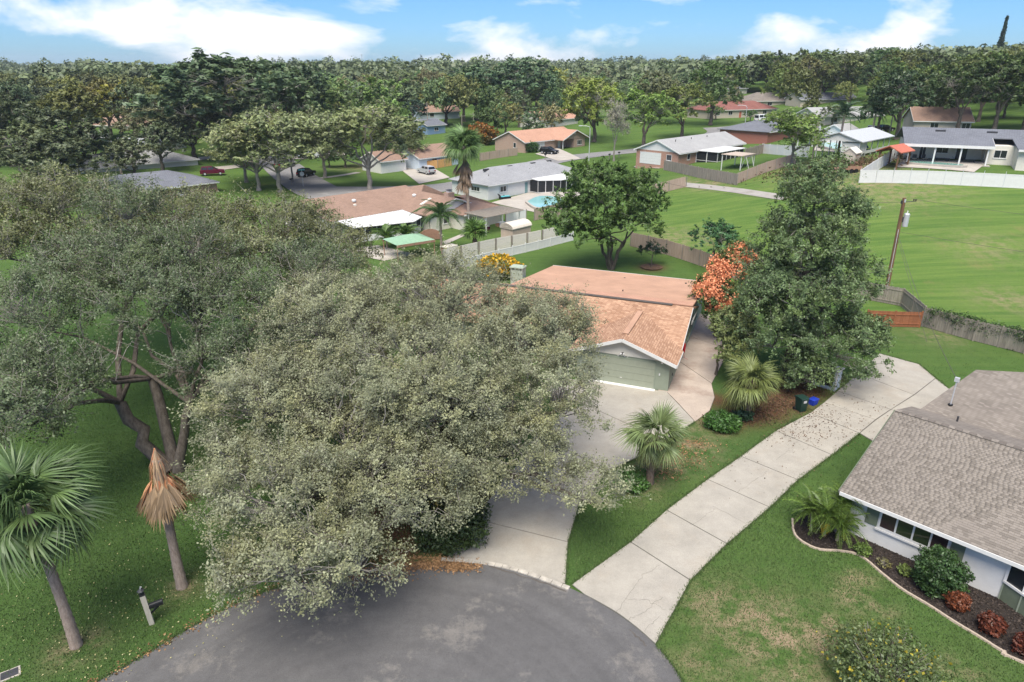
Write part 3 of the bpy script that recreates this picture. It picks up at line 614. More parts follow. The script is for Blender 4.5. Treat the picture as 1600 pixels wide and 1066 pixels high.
# ------------------------------------------------------------------ right-hand house
rh = thing('neighbour_house', 'white stucco house with taupe shingle roof and dark mulch bed', 'house', (17.0, 28.6, 0), R(-45.6))
E2, R2, Y2 = 2.5, 4.35, 6.2; s2 = (R2-E2)/Y2
MB().box(0,16,0,12,-.3,E2).box(.5,22,12,20,-.3,2.7).build('wall', 'white_wall', rh)
MB().extr([(-.55,E2-.55*s2),(Y2,R2),(9.6,R2-3.4*s2),(9.6,R2-3.4*s2+.1),(Y2,R2+.1),(-.55,E2-.55*s2+.1)], -.55, 16.5).build('roof', 'shingle_taupe', rh)
MB().extr([(0,E2-.02),(12,E2-.02),(Y2,R2-.03)], .001, .06).build('gable', 'white_wall', rh)
MB().box(-.5,16.5,-.6,-.552,E2-.55*s2-.1,E2-.55*s2+.09).build('gutter', 'trim_white', rh)
MB().bar((-.575,-.55,E2-.55*s2+.03),(-.575,Y2,R2+.03),.03,.2).build('bargeboard', 'sage_dark', rh)
# rear wing: broad slope rising to a level ridge
inv = rh.matrix_basis.inverted()
def onwing(px, py):
    "where the view line meets the rear wing's slope (rises along local y)"
    o_ = inv @ Vector((0,0,CAM_H)); d_ = (inv.to_3x3() @ Vector(ray(px,py))); t_ = (3.3+(o_.y-9.4)*.29-o_.z)/(d_.z-.29*d_.y); return o_+d_*t_
q = [onwing(1428,645), onwing(1440,638), onwing(1525,578), onwing(1760,590), onwing(1740,790)]
MB().add([tuple(p) for p in q]+[(p.x,p.y,p.z-.12) for p in q], [(4,3,2,1,0),(5,6,7,8,9)]+[(i,(i+1) % 5,5+(i+1) % 5,5+i) for i in range(5)]).build('roof', 'shingle_taupe', rh)
pb = [q[2], q[3]]; vb = Vector((0,5,-1.9)); MB().add([tuple(pb[0]),tuple(pb[1]),tuple(pb[1]+vb),tuple(pb[0]+vb)]+[tuple(p-Vector((0,0,.12))) for p in (pb[0],pb[1],pb[1]+vb,pb[0]+vb)], [(0,1,2,3),(7,6,5,4),(0,4,5,1),(1,5,6,2),(2,6,7,3),(3,7,4,0)]).build('roof', 'shingle_taupe', rh)
MB().cyl((1.9,9.0),.05,3.3,3.95).build('vent_pipe', 'dark_metal', rh)
vp = onwing(1485,633); MB().cyl((vp.x,vp.y),.035,vp.z-.2,vp.z+1.5,8).box(vp.x-.12,vp.x+.12,vp.y-.08,vp.y+.08,vp.z+1.5,vp.z+1.75).build('service_mast', 'galv', rh); MB().cyl((vp.x,vp.y),.13,vp.z-.05,vp.z+.06,10).build('mast_boot', 'black_plastic', rh)
# shingle tabs on the front slope and the ridge caps
tabs = []
for k in range(6):
    b = MB().add([(0,0,0),(.31,0,0),(.31,.19,.004),(0,.19,.004),(0,0,.026),(.31,0,.026),(.31,.19,.007),(0,.19,.007)], [(3,2,1,0),(4,5,6,7),(0,1,5,4),(1,2,6,5),(2,3,7,6),(3,0,4,7)]); me = b.mesh('shingle', 'shingle_tab')
    a = me.attributes.new('rnd', 'FLOAT', 'FACE'); a.data.foreach_set('value', [(k+.5)/6]*6); tabs.append((b, me))
rng = np.random.default_rng(3); ang = math.atan(s2); allt = []
for j in range(int((Y2+.55)/math.cos(ang)/.145)):
    d = j*.145; y = -.55+d*math.cos(ang); z = E2-.55*s2+.1+d*math.sin(ang); xo = -.53+(.155 if j % 2 else 0)+rng.uniform(-.03,.03)
    while xo < 12:
        wk = .66+rng.uniform(-.06,.06); kk = int(rng.random() < .3); allt.append((xo, y, z, int(rng.integers(0,2)) if kk else int(rng.integers(2,6)), wk)); xo += .32*wk
M4 = rh.matrix_basis
def near(t): p = M4 @ Vector(t[:3]); return depth(p) if abs((p.x/depth(p))*FPX) < 830 else 999
allt.sort(key=near)
for t in allt[:300]:
    link('shingle', tabs[t[3]][1], rh, t[:3], (ang,0,0), (t[4],1,1))
V, Fs, rn = [], [], []
ca, sa = math.cos(ang), math.sin(ang)
for t in allt[300:]:
    b = len(V)
    for v in tabs[0][0].v: V.append((t[0]+v[0]*t[4], t[1]+v[1]*ca-v[2]*sa, t[2]+v[1]*sa+v[2]*ca))
    Fs += [tuple(i+b for i in f) for f in tabs[0][0].f[1:]]; rn += [(t[3]+.5)/6]*5
o = link('shingles', npmesh('shingles', V, Fs, 'shingle_tab', rn), rh); o['kind'] = 'stuff'
for k in range(52): MB().box(-.5+k*.32,-.5+k*.32+.3,Y2-.15,Y2+.15,R2+.1,R2+.135+.01*(k % 2)).build('ridge_cap', 'shingle_taupe', rh)
# window band with shutters, bay
WX0, WX1 = 1.35, 4.35
wf = MB().box(WX0,WX1,-.05,.02,2.12,2.2).box(WX0,WX1,-.05,.02,1.0,1.08).box(WX0,WX0+.07,-.05,.02,1.08,2.12).box(WX1-.07,WX1,-.05,.02,1.08,2.12).box(WX0+.72,WX0+.8,-.05,.02,1.08,2.12).box(WX0+2.2,WX0+2.28,-.05,.02,1.08,2.12).build('window', 'trim_white', rh)
for xa, xb, m in ((.07,.72,'glass_warm'),(.8,1.46,'glass_green'),(1.54,2.2,'glass_green'),(2.28,2.93,'glass_warm')): MB().box(WX0+xa,WX0+xb,-.02,-.004,1.08,2.12).build('pane', m, wf)
MB().box(WX0+1.46,WX0+1.54,-.045,.0,1.08,2.12).build('mullion', 'trim_white', wf); MB().box(WX0-.1,WX1+.1,-.12,-.002,.88,.98).build('sill', 'trim_white', wf)
for xa in (WX0-.62, WX1+.06): MB().box(xa,xa+.56,-.04,-.002,1.0,2.18).box(xa+.04,xa+.52,-.05,-.041,1.04,1.56).box(xa+.04,xa+.52,-.05,-.041,1.62,2.14).build('shutter', 'sage_dark', rh)
BX = 6.6; bp = [(BX,0),(BX+1.55,-.75),(BX+4.2,-.75),(BX+5.7,0)]
bay = MB().prism(bp,-.2,.95).build('bay', 'sage_dark', rh); MB().prism(bp,2.0,2.3).build('bay_head', 'trim_white', bay)
MB().prism([(p[0],p[1]*.9-.0) for p in bp],.95,2.0).build('bay_glass', 'glass', bay)
for (a, b) in zip(bp[:-1], bp[1:]):
    a = Vector((*a,0)); b = Vector((*b,0)); d = (b-a).normalized(); n = Vector((d.y,-d.x,0))
    MB().bar(a+n*.03+Vector((0,0,1.0)), b+n*.03+Vector((0,0,1.0)), .08, .1).build('sill', 'trim_white', bay)
    L_ = (b-a).length; ks = [0,.5,1] if L_ < 2 else [0,.33,.66,1]
    for k in ks:
        p = a+(b-a)*min(max(k,.03),.97)+n*.012; MB().bar(p+Vector((0,0,1.03)), p+Vector((0,0,2.02)), .11 if k in (0,1) else .08, .07).build('mullion', 'trim_white', bay)
        p2 = a+(b-a)*min(max(k,.02),.98)+n*.012; MB().bar(p2+Vector((0,0,0)), p2+Vector((0,0,.94)), .06, .03).build('batten', 'sage', bay)
MB().bar((.15,-.62,2.2),(.3,-.1,.4),.06).build('downpipe', 'trim_white', rh) if False else None

# ------------------------------------------------------------------ mulch bed, edging, plants of the right-hand house
bedpx = [(1238,812),(1243,838),(1275,858),(1315,862),(1345,870),(1378,897),(1410,922),(1450,946),(1490,972),(1530,996),(1565,1018),(1600,1037)]
bed_edge = spline([at(*p)[:2] for p in bedpx]+[tuple((rh.matrix_basis @ Vector((14,-2.6,0)))[:2])], 5)
bed_poly = [(p.x,p.y) for p in bed_edge]+[tuple((rh.matrix_basis @ Vector(v))[:2]) for v in ((14,.0,0),(-.0,.0,0),(-.3,.9,0))]+[tuple(at(1262,792)[:2])]
sheet('mulch_bed', bed_poly, .02, 'mulch')
bed = bpy.data.objects['mulch_bed']
for a, b in zip(bed_edge[:-1], bed_edge[1:]):
    d = (b-a); n = max(1, round(d.length/.3)); 
    for k in range(n):
        p = a+d*((k+.5)/n); o = MB().add([(-.14,-.055,0),(.14,-.055,0),(.14,.055,0),(-.14,.055,0),(-.13,-.045,.085),(.13,-.045,.085),(.13,.045,.085),(-.13,.045,.085)], [(3,2,1,0),(4,5,6,7),(0,1,5,4),(1,2,6,5),(2,3,7,6),(3,0,4,7)]).build('edging_stone', 'stone_edge', bed, (p.x,p.y,.0), rot=(random.uniform(-.06,.06),0,math.atan2(d.y,d.x)+random.uniform(-.08,.08)))
def scatter_poly(poly, n, rng):
    P = np.array([p[:2] for p in poly]); lo, hi = P.min(0), P.max(0); out = []
    while sum(map(len, out)) < n:
        q = rng.uniform(lo, hi, (n*2, 2)); out.append(q[pip(q[:, 0], q[:, 1], poly)])
    return np.concatenate(out)[:n]
rng = np.random.default_rng(8)
q = scatter_poly(bed_poly, 9000, rng); o = link('mulch_chips', leaves('mulch_chips', np.c_[q, rng.uniform(.025,.06,len(q))], .09, rng, 'mulch_chip', 1.4, wid=.6), None); tag(o, 'dark wood mulch chips covering the bed along the white house', 'mulch', kind='stuff')
def shrub(name, label, loc, r, h, n, ls, color, seed, boxy=0, group=None, up=.3, mat='leaf', extra=None, stems=7, shell=.62):
    rng = np.random.default_rng(seed); t = thing(name, label, 'shrub', loc, 0, group); d = unit(rng.normal(size=(n, 3)))
    if boxy: d = d/np.maximum(np.abs(d).max(1, keepdims=True)*boxy+(1-boxy), .3)
    lump = 1+.14*np.sin(d[:, 0]*5+seed)*np.cos(d[:, 1]*6)+.1*np.sin(d[:, 2]*9+d[:, 0]*7)
    rr = (shell+(1-shell)*rng.uniform(0, 1, n)**.7)*lump; X = d*rr[:, None]*np.array([r, r, h/2]); X[:, 2] += h/2; X[:, 2] = np.maximum(X[:, 2], .03)
    c = link('foliage', leaves('foliage', X, ls, rng, mat, up, d*.6), t); c.color = (*color, 1)
    m = MB()
    for k in range(stems):
        a = rng.uniform(0, 6.28); e = (math.cos(a)*r*.6, math.sin(a)*r*.6, h*rng.uniform(.55,.95)); m.tube([(math.cos(a)*.05, math.sin(a)*.05, 0), (e[0]*.4, e[1]*.4, h*.4), e], [.03,.02,.008], 4)
    m.build('stem', 'bark_grey', t)
    if extra: 
        ec, en, es, mat2 = extra; k = rng.choice(n, en, replace=False); k = k[X[k, 2] > h*.35]; b = link('blossom', leaves('blossom', X[k]*np.array([1.05,1.05,1.04]), es, rng, mat2 if mat2 else 'leaf', .5, wid=.8), t); b.color = (*ec, 1)
    return t
def on(px, py): p = at(px, py); return (p.x, p.y, 0)
shrub('round_shrub', 'dense dark green clipped shrub in the mulch bed', on(1462,920), 1.0, 2.0, 9000, .13, (.05,.1,.03), 1, .35)
shrub('small_shrub', 'small bright green shrub in the mulch near the window shutter', on(1347,866), .38, .6, 900, .11, (.13,.2,.045), 2)
shrub('small_shrub', 'tiny yellow-green shrub in mulch beside the clipped shrub', on(1412,898), .3, .55, 700, .1, (.15,.2,.05), 3)
shrub('small_shrub', 'thin wilted green shrub between two small green shrubs', on(1380,884), .35, .35, 220, .1, (.16,.15,.06), 4)
shrub('small_shrub', 'little pale sprout at the foot of the clipped shrub', on(1474,936), .2, .35, 160, .11, (.2,.3,.13), 5)
for k, (px, py, r) in enumerate(((1493,950,.5),(1546,987,.52),(1600,1020,.5))): shrub('croton_shrub', ('rust-orange croton shrub beside the clipped green shrub','dark red croton shrub in front of the bay window','dark red croton shrub farthest along the mulch bed from the pygmy palms')[k], on(px,py), r, .85, 1500, .15, [(.2,.065,.03),(.14,.04,.022),(.13,.036,.022)][k], 10+k)
shrub('flowering_bush', 'loose grey-green bush with yellow flower tips on the lawn', on(1375,1075), 2.1, 2.2, 11000, .12, (.12,.165,.06), 21, 0, None, .5, 'leaf_pale', ((.4,.34,.04), 420, .12, None), 60, .4)
shrub('low_shrub', 'leafy green ground shrub under the fan palm beside the side path', on(1128,668), 1.25, .95, 4200, .15, (.06,.14,.03), 24); shrub('low_shrub', 'low green shrub at the palm trunk near the drive edge', on(985,760), 1.0, .7, 2600, .16, (.07,.15,.035), 25)
shrub('hedge_shrub', 'dark green hedge shrub by the front drive under the big oak', on(705,838), 1.9, 1.9, 9500, .15, (.045,.075,.025), 26, .3); shrub('low_shrub', 'bluish small fan shrub beside the fan palm trunk', on(1160,655), .6, .8, 800, .22, (.05,.1,.06), 27)
shrub('flowering_shrub', 'orange and yellow flowering shrub by the green chimney', tuple(G(778,432)), 2.3, 2.3, 5000, .26, (.16,.2,.03), 28, 0, None, .5, 'leaf', ((.62,.36,.02), 2200, .28, None))
shrub('dead_shrub', 'yellow leafed shrub showing through the low oak branches', on(700,820), .9, 2.9, 800, .17, (.4,.33,.1), 29, stems=3)

# ------------------------------------------------------------------ big trees
def lob(px, py, Y, rx, ry, rz, base, w=1.):
    d = ray(px, py); t = Y/d[1]; return (d[0]*t-base[0], Y-base[1], CAM_H+d[2]*t, rx, ry, rz, w)
b0 = (-4.6, 31.0)
oak = [lob(px,py,Y,rx,ry,rz,b0,w) for px,py,Y,rx,ry,rz,w in ((640,600,32,5.6,5,3.4,1),(520,510,37,4.6,4,3.,1),(690,480,38.5,5.2,4,2.9,1),(830,525,36.5,3.6,4,2.7,1),(872,625,31.5,2.6,3.2,2.6,1),(425,640,30.5,3.7,4,2.7,1),(440,800,24,3.6,3.2,2.5,1),(450,890,20.8,2.8,1.7,1.5,1.1),(610,770,26,3.5,3,2.4,1),(925,775,27,1.6,1.9,1.5,.8),(800,700,29.5,2.7,2.5,2.,1),(560,880,22.5,1.9,1.5,1.2,.9),(860,760,28,1.7,1.6,1.2,.6),(545,695,28.5,3.2,2.6,2.0,1.1),(700,640,30,3.2,2.8,2.4,1),(730,740,28,2.6,2.2,1.6,1),(380,740,27,2.4,2.4,2,1))]
ms = tree_meshes('oak', oak, (.2,.3,2.6), .5, 1700, .88, 430000, .102, 11, .5, 'bark', 'leaf_pale', 7, .01, .6, limb_r=.45, wid=.55, up=.7)
place_tree('spreading_oak', 'huge spreading silvery grey-green oak beside the front drive', ms, (*b0, 0), (.265,.282,.17))
b1 = (-20.1, 34.2)
oak = [lob(px,py,Y,rx,ry,rz,b1,w) for px,py,Y,rx,ry,rz,w in ((85,590,31,2.6,2.6,1.5,1),(0,590,31,3,3,1.8,1),(40,660,28,2.2,2,1.0,.8),(300,400,42,3,3,2.2,1),(200,330,45,2.6,2.6,2,1),(390,560,34,2,2,1.3,.8),(230,420,41,3.4,3.2,2.6,1),(330,470,38,2.8,2.6,2,1),(50,490,37,4.2,4,2.6,1),(250,480,38,4.5,4.2,2.5,1),(410,490,38,4.2,4,2.5,1),(340,580,34,3.0,2.6,1.8,.8),(40,640,28,2.4,2.6,1.5,.9),(480,440,42,3.6,3.5,2.5,1),(150,430,42,4.5,4,2.5,1))]
b1z = [(np.array((0,0,0.)), np.array((-2.2,.5,4.2)), .42), (np.array((.35,.2,0.)), np.array((-.7,1.6,5.2)), .36), (np.array((.6,0,0.)), np.array((1.6,.8,4.)), .3)]
ms = tree_meshes('oak', oak, (0,0,3), .42, 860, .95, 185000, .12, 12, .38, 'bark', 'leaf_pale', 8, .014, .6, trunks=b1z, limb_r=.4, wid=.55)
place_tree('leaning_oak', 'grey-green oak with leaning forked trunks behind the dead palm', ms, (*b1, 0), (.12,.162,.078))
b2 = (-25.0, 51.0)
oak = [lob(px,py,Y,rx,ry,rz,b2,w) for px,py,Y,rx,ry,rz,w in ((80,330,51,5,5,3.,1),(265,352,51,5.2,5,2.8,1),(430,372,51,5.,5,2.9,1),(510,410,49,4.,4,2.6,1),(200,400,48,5.5,4,2.6,1),(10,390,47,4.5,4,2.6,1),(370,420,46,4.2,4,2.6,1))]
ms = tree_meshes('oak', oak, (0,0,3.4), .45, 560, 1.15, 110000, .16, 13, .4, 'bark', 'leaf_pale', 7, .02, .6, wid=.55)
place_tree('spreading_oak', 'wide olive-green oak crown behind the leaning forked oak', ms, (*b2, 0), (.18,.2,.09))
b3 = (21.0, 47.2)
dk = [lob(px,py,Y,rx,ry,rz,b3,w) for px,py,Y,rx,ry,rz,w in ((1275,305,47,2.3,2.2,2.3,1.3),(1265,385,47,3.8,3.4,2.8,1),(1250,470,46.5,4.5,4.2,3.2,1),(1325,440,48,2.0,2.2,2.2,1),(1210,530,45.5,2.6,2.8,2.7,1),(1310,545,45.5,3.4,3,2.6,1),(1350,525,46,1.6,1.4,.8,1),(1200,440,47,2.0,2.2,2.4,1),(1322,350,47.5,1.5,1.5,1.9,1),(1262,590,44.5,2.4,2,1.4,1))]
ms = tree_meshes('dark', dk, (0,0,6), .4, 680, .95, 125000, .165, 14, .45, 'bark', 'leaf', 4, .012, .7)
place_tree('evergreen_tree', 'tall dense dark green tree between the house and the concrete driveway', ms, (*b3, 0), (.135,.2,.082))
b4 = tuple(G(955,421)[:2]); 
md = [lob(px,py,Y,rx,ry,rz,b4,w) for px,py,Y,rx,ry,rz,w in ((945,325,b4[1],5.,4.6,3.2,1),(888,345,b4[1]-1,2.7,3,2.2,1),(1003,302,b4[1]+1,2.8,3,2.2,1),(938,285,b4[1]+1,3.6,3.4,2.0,1),(985,355,b4[1]-2,3,2.6,1.6,.9),(915,370,b4[1]-2,2.6,2.4,1.5,.9),(1020,330,b4[1],1.8,2,1.6,.8))]
st = [(np.array((.15*math.cos(a),.15*math.sin(a),0)), np.array((1.5*math.cos(a),1.2*math.sin(a),3.4)), .2) for a in (0.2,1.6,2.9,4.2,5.4)]
ms = tree_meshes('mid', md, (0,0,3), .32, 330, 1.0, 52000, .27, 15, .5, 'bark', 'leaf', 3, .015, .6, trunks=st)
place_tree('shade_tree', 'rounded bright green tree with many stems behind the salmon flat roof', ms, (*b4, H1(*b4)), (.1,.175,.045))
b5 = (17.8, 55.5)
pk = [lob(px,py,Y,rx,ry,rz,b5,w) for px,py,Y,rx,ry,rz,w in ((1140,425,55.5,1.6,2,1.5,1),(1112,458,54.5,1.3,1.8,1.4,1),(1140,480,54,1.9,2,1.8,1),(1160,402,56,1.1,1.5,.9,1))]
ms = tree_meshes('pink', pk, (0,0,3), .16, 170, .7, 22000, .18, 16, .45, 'bark', 'leaf', 3, .012)
t = place_tree('rain_tree', 'tree with coral pink seed clusters against the dark evergreen', ms, (*b5, 0), (.09,.14,.04))
rng = np.random.default_rng(5); X = []
for l in pk:
    n = 95; d = unit(rng.normal(size=(n, 3))); d[:, 2] = np.abs(d[:, 2]); d[:, 0] -= .5; d[:, 1] -= .3; d = unit(d); c = np.array(l[:3])+d*np.array(l[3:6])*1.02; X.append((c[:, None]+rng.normal(size=(n, 34, 3))*.17).reshape(-1, 3))
link('seed_clusters', leaves('seed_clusters', np.concatenate(X), .15, rng, 'petal', .5, wid=.8), t)
b6 = (15.6, 47.5)
lg = [lob(px,py,Y,rx,ry,rz,b6,w) for px,py,Y,rx,ry,rz,w in ((1148,515,47,1.7,1.7,1.7,1),(1150,545,46,1.5,1.5,1.3,1),(1165,490,47.5,1.,1.2,1.2,1))]
place_tree('young_tree', 'pale yellow-green young tree in front of the dark evergreen', tree_meshes('lt', lg, (0,0,2), .1, 90, .6, 9500, .2, 17, .4, 'bark', 'leaf', 4, .01), (*b6, 0), (.185,.23,.085))
p = G(1018,418); sp = [(0,0,2.2,1.1,1,.6,1),(.9,.2,1.9,.9,.8,.5,1),(-.9,0,1.9,.8,.8,.5,1)]
place_tree('sapling', 'sparse dark sapling in a mulch ring on the back lawn', tree_meshes('sap', sp, (0,0,1.4), .07, 30, .45, 1300, .22, 18, .3, 'bark', 'leaf', 4, .012), p, (.05,.09,.04))
sheet('mulch_ring', [(p.x+1.3*math.cos(a), p.y+1.3*math.sin(a)) for a in np.linspace(0,6.1,16)], p.z+.09, 'brown_leaf')

# ------------------------------------------------------------------ palms
def fan_mesh(lp, ll, n, droop, seed, w=.05, spread=1.9, mat='leaf', pet=True):
    rng = np.random.default_rng(seed); V, F_, rn = [], [], []
    def strip(P, ws, r, side):
        b = len(V)
        for p, wd in zip(P, ws): V.append(p-side*wd); V.append(p+side*wd)
        for i in range(len(P)-1): F_.append((b+2*i, b+2*i+1, b+2*i+3, b+2*i+2)); rn.append(r)
    hub = np.array([lp*.96, 0, -.10*lp])
    if pet: strip([np.array([0,0,0.]), np.array([lp*.5,0,.03*lp]), hub], [.03,.022,.018], .75, np.array([0,1,0]))
    for k in range(n):
        th = (k/(n-1)*2-1)*spread+rng.normal()*.03; L = ll*(1-.22*abs(th)/spread)*rng.uniform(.9,1.06); dv = np.array([math.cos(th), math.sin(th), .22*math.cos(th*1.2)]); dv /= np.linalg.norm(dv); sd = np.array([-math.sin(th), math.cos(th), .35*(1 if k % 2 else -1)]); P = []
        for t in (0,.3,.6,.82,1.): P.append(hub+dv*L*t+np.array([0,0,-droop*L*t**2.4*rng.uniform(.8,1.2)]))
        strip(P, [w*.35,w,w*.8,w*.4,.004], rng.uniform(.15,.95), sd)
    return npmesh('frond', np.array(V), F_, mat, rn)
def pin_mesh(L, n, ll, arch, seed, mat='leaf', w=.022, vee=.5):
    rng = np.random.default_rng(seed); V, F_, rn = [], [], []
    def pt(t): return np.array([L*(t-.12*t**3), 0, L*(.45*t-arch*t**2.2)])
    def strip(P, ws, r, side):
        b = len(V)
        for p, wd in zip(P, ws): V.append(p-side*wd); V.append(p+side*wd)
        for i in range(len(P)-1): F_.append((b+2*i, b+2*i+1, b+2*i+3, b+2*i+2)); rn.append(r)
    strip([pt(t) for t in np.linspace(0,1,7)], [.03,.028,.024,.02,.016,.012,.005], .8, np.array([0,1,0]))
    for k in range(n):
        t = .14+.86*k/n
        for s in (-1, 1):
            p = pt(t); ln = ll*math.sin(math.pi*(.18+.72*t))**.7*rng.uniform(.85,1.1); d = np.array([.55, s*.83, vee*rng.uniform(.2,.8)]); d /= np.linalg.norm(d)
            strip([p, p+d*ln*.5, p+d*ln+np.array([0,0,-.35*ln])], [w*.6,w,.003], rng.uniform(.1,.9), np.array([.83,-s*.55,.1]))
    return npmesh('frond', np.array(V), F_, mat, rn)
def palm(name, label, base, th, tr, fronds, spec, color, seed, lean=(0,0), dead=None, group=None, boots=0, scale=1, trunk_mat='palm_bark', cap=0.):
    """fronds: shared meshes; spec: list of (count, elevation deg, spread deg, scale)"""
    rng = np.random.default_rng(seed); t = thing(name, label, 'palm tree', base, 0, group); top = Vector((lean[0], lean[1], th+cap)); k = 44; P, rr = [], []
    for i in range(k+1):
        u = i/k; P.append((lean[0]*u*u, lean[1]*u*u, -.1+(th+.1)*u)); rr.append(tr*(1.25-.3*min(1, u*3) if u < .33 else .95)*(1+.07*(i % 2))*(1+.03*math.sin(i*1.7)))
    MB().tube(P, rr, 12).build('trunk', trunk_mat, t, smooth=True)
    if boots:
        for j in range(boots):
            u = rng.uniform(.25,1.0); a = j*2.4; r = tr*.9; c = Vector((lean[0]*u*u, lean[1]*u*u, th*u)); dv = Vector((math.cos(a), math.sin(a), 0))
            MB().bar(c+dv*r, c+dv*(r+.16)+Vector((0,0,.28)), .09, .04).build('leaf_boot', 'palm_boot', t)
    for (cnt, el, sp, sc) in spec:
        for j in range(cnt):
            a = j*2.399+rng.uniform(-.25,.25)+el; e = R(el+rng.uniform(-sp, sp)); o = link('frond', fronds[int(rng.integers(len(fronds)))], t, top, None); s = sc*rng.uniform(.7,1.15)*scale
            o.rotation_euler = (rng.uniform(-.5,.5), -e, a); o.scale = (s, s*rng.uniform(.75,1.05), s); k_ = rng.uniform(.8,1.2); yl = max(0, -e-.2)*.6; o.color = (color[0]*(k_+yl), color[1]*k_*(1+yl*.25), color[2]*k_, 1)
    if dead:
        me, cnt, dz, dc = dead
        for j in range(cnt):
            a = j*2.399+rng.uniform(-.3,.3); o = link('dead_frond', me[int(rng.integers(len(me)))], t, top-Vector((0,0,rng.uniform(0,dz))), None); e = R(rng.uniform(-86,-66)); s = rng.uniform(.8,1.1)*scale
            o.rotation_euler = (rng.uniform(-.4,.4), -e, a); o.scale = (s,s,s); k_ = rng.uniform(.55,1.35); o.color = (dc[0]*k_, dc[1]*k_, dc[2]*k_, 1)
    return t
FAN = [fan_mesh(.95,1.15,32,d,s,.036) for s, d in ((1,.5),(2,.7),(3,.95))]; FAN_S = [fan_mesh(.55,.95,16,d,s,.055) for s, d in ((4,.3),(5,.5))]
FAN_D = [fan_mesh(1.5,1.4,13,.1,s,.05,.38) for s in (6,7,8)]; FAN_D2 = [fan_mesh(.7,.9,11,.1,s,.06,.55) for s in (9,10)]
PIN = [pin_mesh(1.75,26,.42,a,s) for s, a in ((1,.7),(2,.85),(3,.95))]; PIN_L = [pin_mesh(3.2,30,.75,a,s,'leaf',.045,.2) for s, a in ((4,.8),(5,.95),(6,1.05))]; PIN_DATE = [pin_mesh(1.5,24,.3,a,s) for s, a in ((7,.8),(8,1.0))]
palm('cabbage_palm', 'tall living green fan palm on the lawn beside the meter box cover', (-17.8,21.2,0), 6.85, .19, FAN, [(8,64,14,1.3),(10,36,14,1.35),(11,6,14,1.4),(13,-24,14,1.4),(10,-50,10,1.3)], (.09,.145,.052), 31, (-.35,.1), (FAN_D2, 26, .5, (.24,.17,.12)))
palm('dead_palm', 'dead fan palm with drooping tan fronds behind the mailbox', (-15.0,24.6,0), 6.75, .2, FAN_D, [(16,-74,5,.95)], (.44,.34,.23), 32, (.15,0), (FAN_D, 54, .3, (.42,.3,.19)), None, 0, 1.15, cap=.5)
for dx, e in ((.5,-10),(-.55,-35)):
    pass
palm('cabbage_palm', 'short fan palm with a stubby trunk beside the front drive', (7.8,32.9,0), 3.0, .2, FAN, [(6,70,12,1.1),(8,44,14,1.15),(7,16,14,1.2),(6,-16,14,1.15),(4,-48,8,1.05)], (.15,.2,.08), 33, (.15,.05), (FAN_D2, 5, .5, (.4,.28,.08)), None, 26, .9, 'palm_boot')
palm('cabbage_palm', 'bushy fan palm with yellowing lower fronds beside the stained side path', (15.7,40.5,0), 2.7, .22, FAN, [(6,68,12,1.1),(8,42,14,1.2),(8,12,14,1.25),(9,-18,14,1.2),(7,-40,8,1.15)], (.165,.2,.065), 34, (0,.1), (FAN_D2, 9, .6, (.36,.25,.09)), None, 20, .9, 'palm_boot')
def gz(px, py): p = G(px, py); return (p.x, p.y, p.z)
b = Vector((-6.2, 97.5, 0)); b.z = H1(b.x, b.y); palm('washington_palm', 'tall fan palm with a shaggy brown skirt behind the brown hip roof', b, ZAT(b,228)-b.z, .22, FAN, [(14,62,14,1.15),(16,34,12,1.2),(14,6,12,1.15),(12,-20,10,1.1)], (.12,.2,.07), 35, (-.5,0), (FAN_D, 46, 3.0, (.34,.24,.17)), None, 0, 1.45)
b = Vector(gz(742,389)); palm('fan_palm', 'small bright green fan palm on the grass inside the white fence', b, ZAT(b,362)-b.z, .2, FAN_S, [(9,60,12,1.6),(10,30,12,1.6),(10,0,12,1.6)], (.12,.21,.05), 36, (0,0), (FAN_D2, 6, .3, (.3,.2,.13)), None, 14, 1, 'palm_boot')
b = Vector(gz(690,392)); palm('queen_palm', 'feathery queen palm beside the brown roofed house', b, ZAT(b,338)-b.z, .16, PIN_L, [(8,55,14,1.),(10,25,12,1.05),(9,-5,12,1.)], (.07,.13,.045), 37)
for px, py, h, c in ((605,388,1.2,1),(636,384,1.3,2)): palm('date_palm', ('bushy low date palm by the screen porch door','bushy low date palm against the white gable')[c-1], gz(px,py), h, .12, PIN_L, [(10,60,14,.75),(10,30,12,.75),(8,5,10,.7)], (.11,.19,.05), 40+c)
for k, (px, py, top) in enumerate(((1309,240,178),(1360,222,178))):
    b = Vector(gz(px,py)); palm('queen_palm', ('queen palm standing beside the far swimming pool','queen palm behind the open carport roof')[k], b, ZAT(b,top)-b.z, .2, PIN_L, [(9,55,14,1.),(10,25,12,1.),(9,-8,12,1.)], (.055,.1,.05), 44+k)
b = Vector(gz(190,272)); palm('queen_palm', 'queen palm rising beside the long pale metal roof', b, ZAT(b,232)-b.z, .2, PIN_L, [(9,50,14,1.2),(9,20,12,1.2),(8,-8,12,1.2)], (.05,.09,.05), 48)
for k, (dx, dy, h) in enumerate(((0,0,1.15),(.75,.35,1.6),(-.45,.5,1.0),(.5,-.35,.8))):
    p = at(1287,838); palm('pygmy_palm', 'feathery pygmy date palm clump at the corner of the white house', (p.x+dx,p.y+dy,0), h, .07, PIN_DATE, [(10,62,12,.95),(12,34,12,.95),(10,8,12,.9)], (.12,.19,.04), 50+k, (.15*(dx),.15*dy), (PIN_DATE, 3 if k == 0 else 1, .1, (.5,.32,.03)), 'pygmy palms in the corner clump')

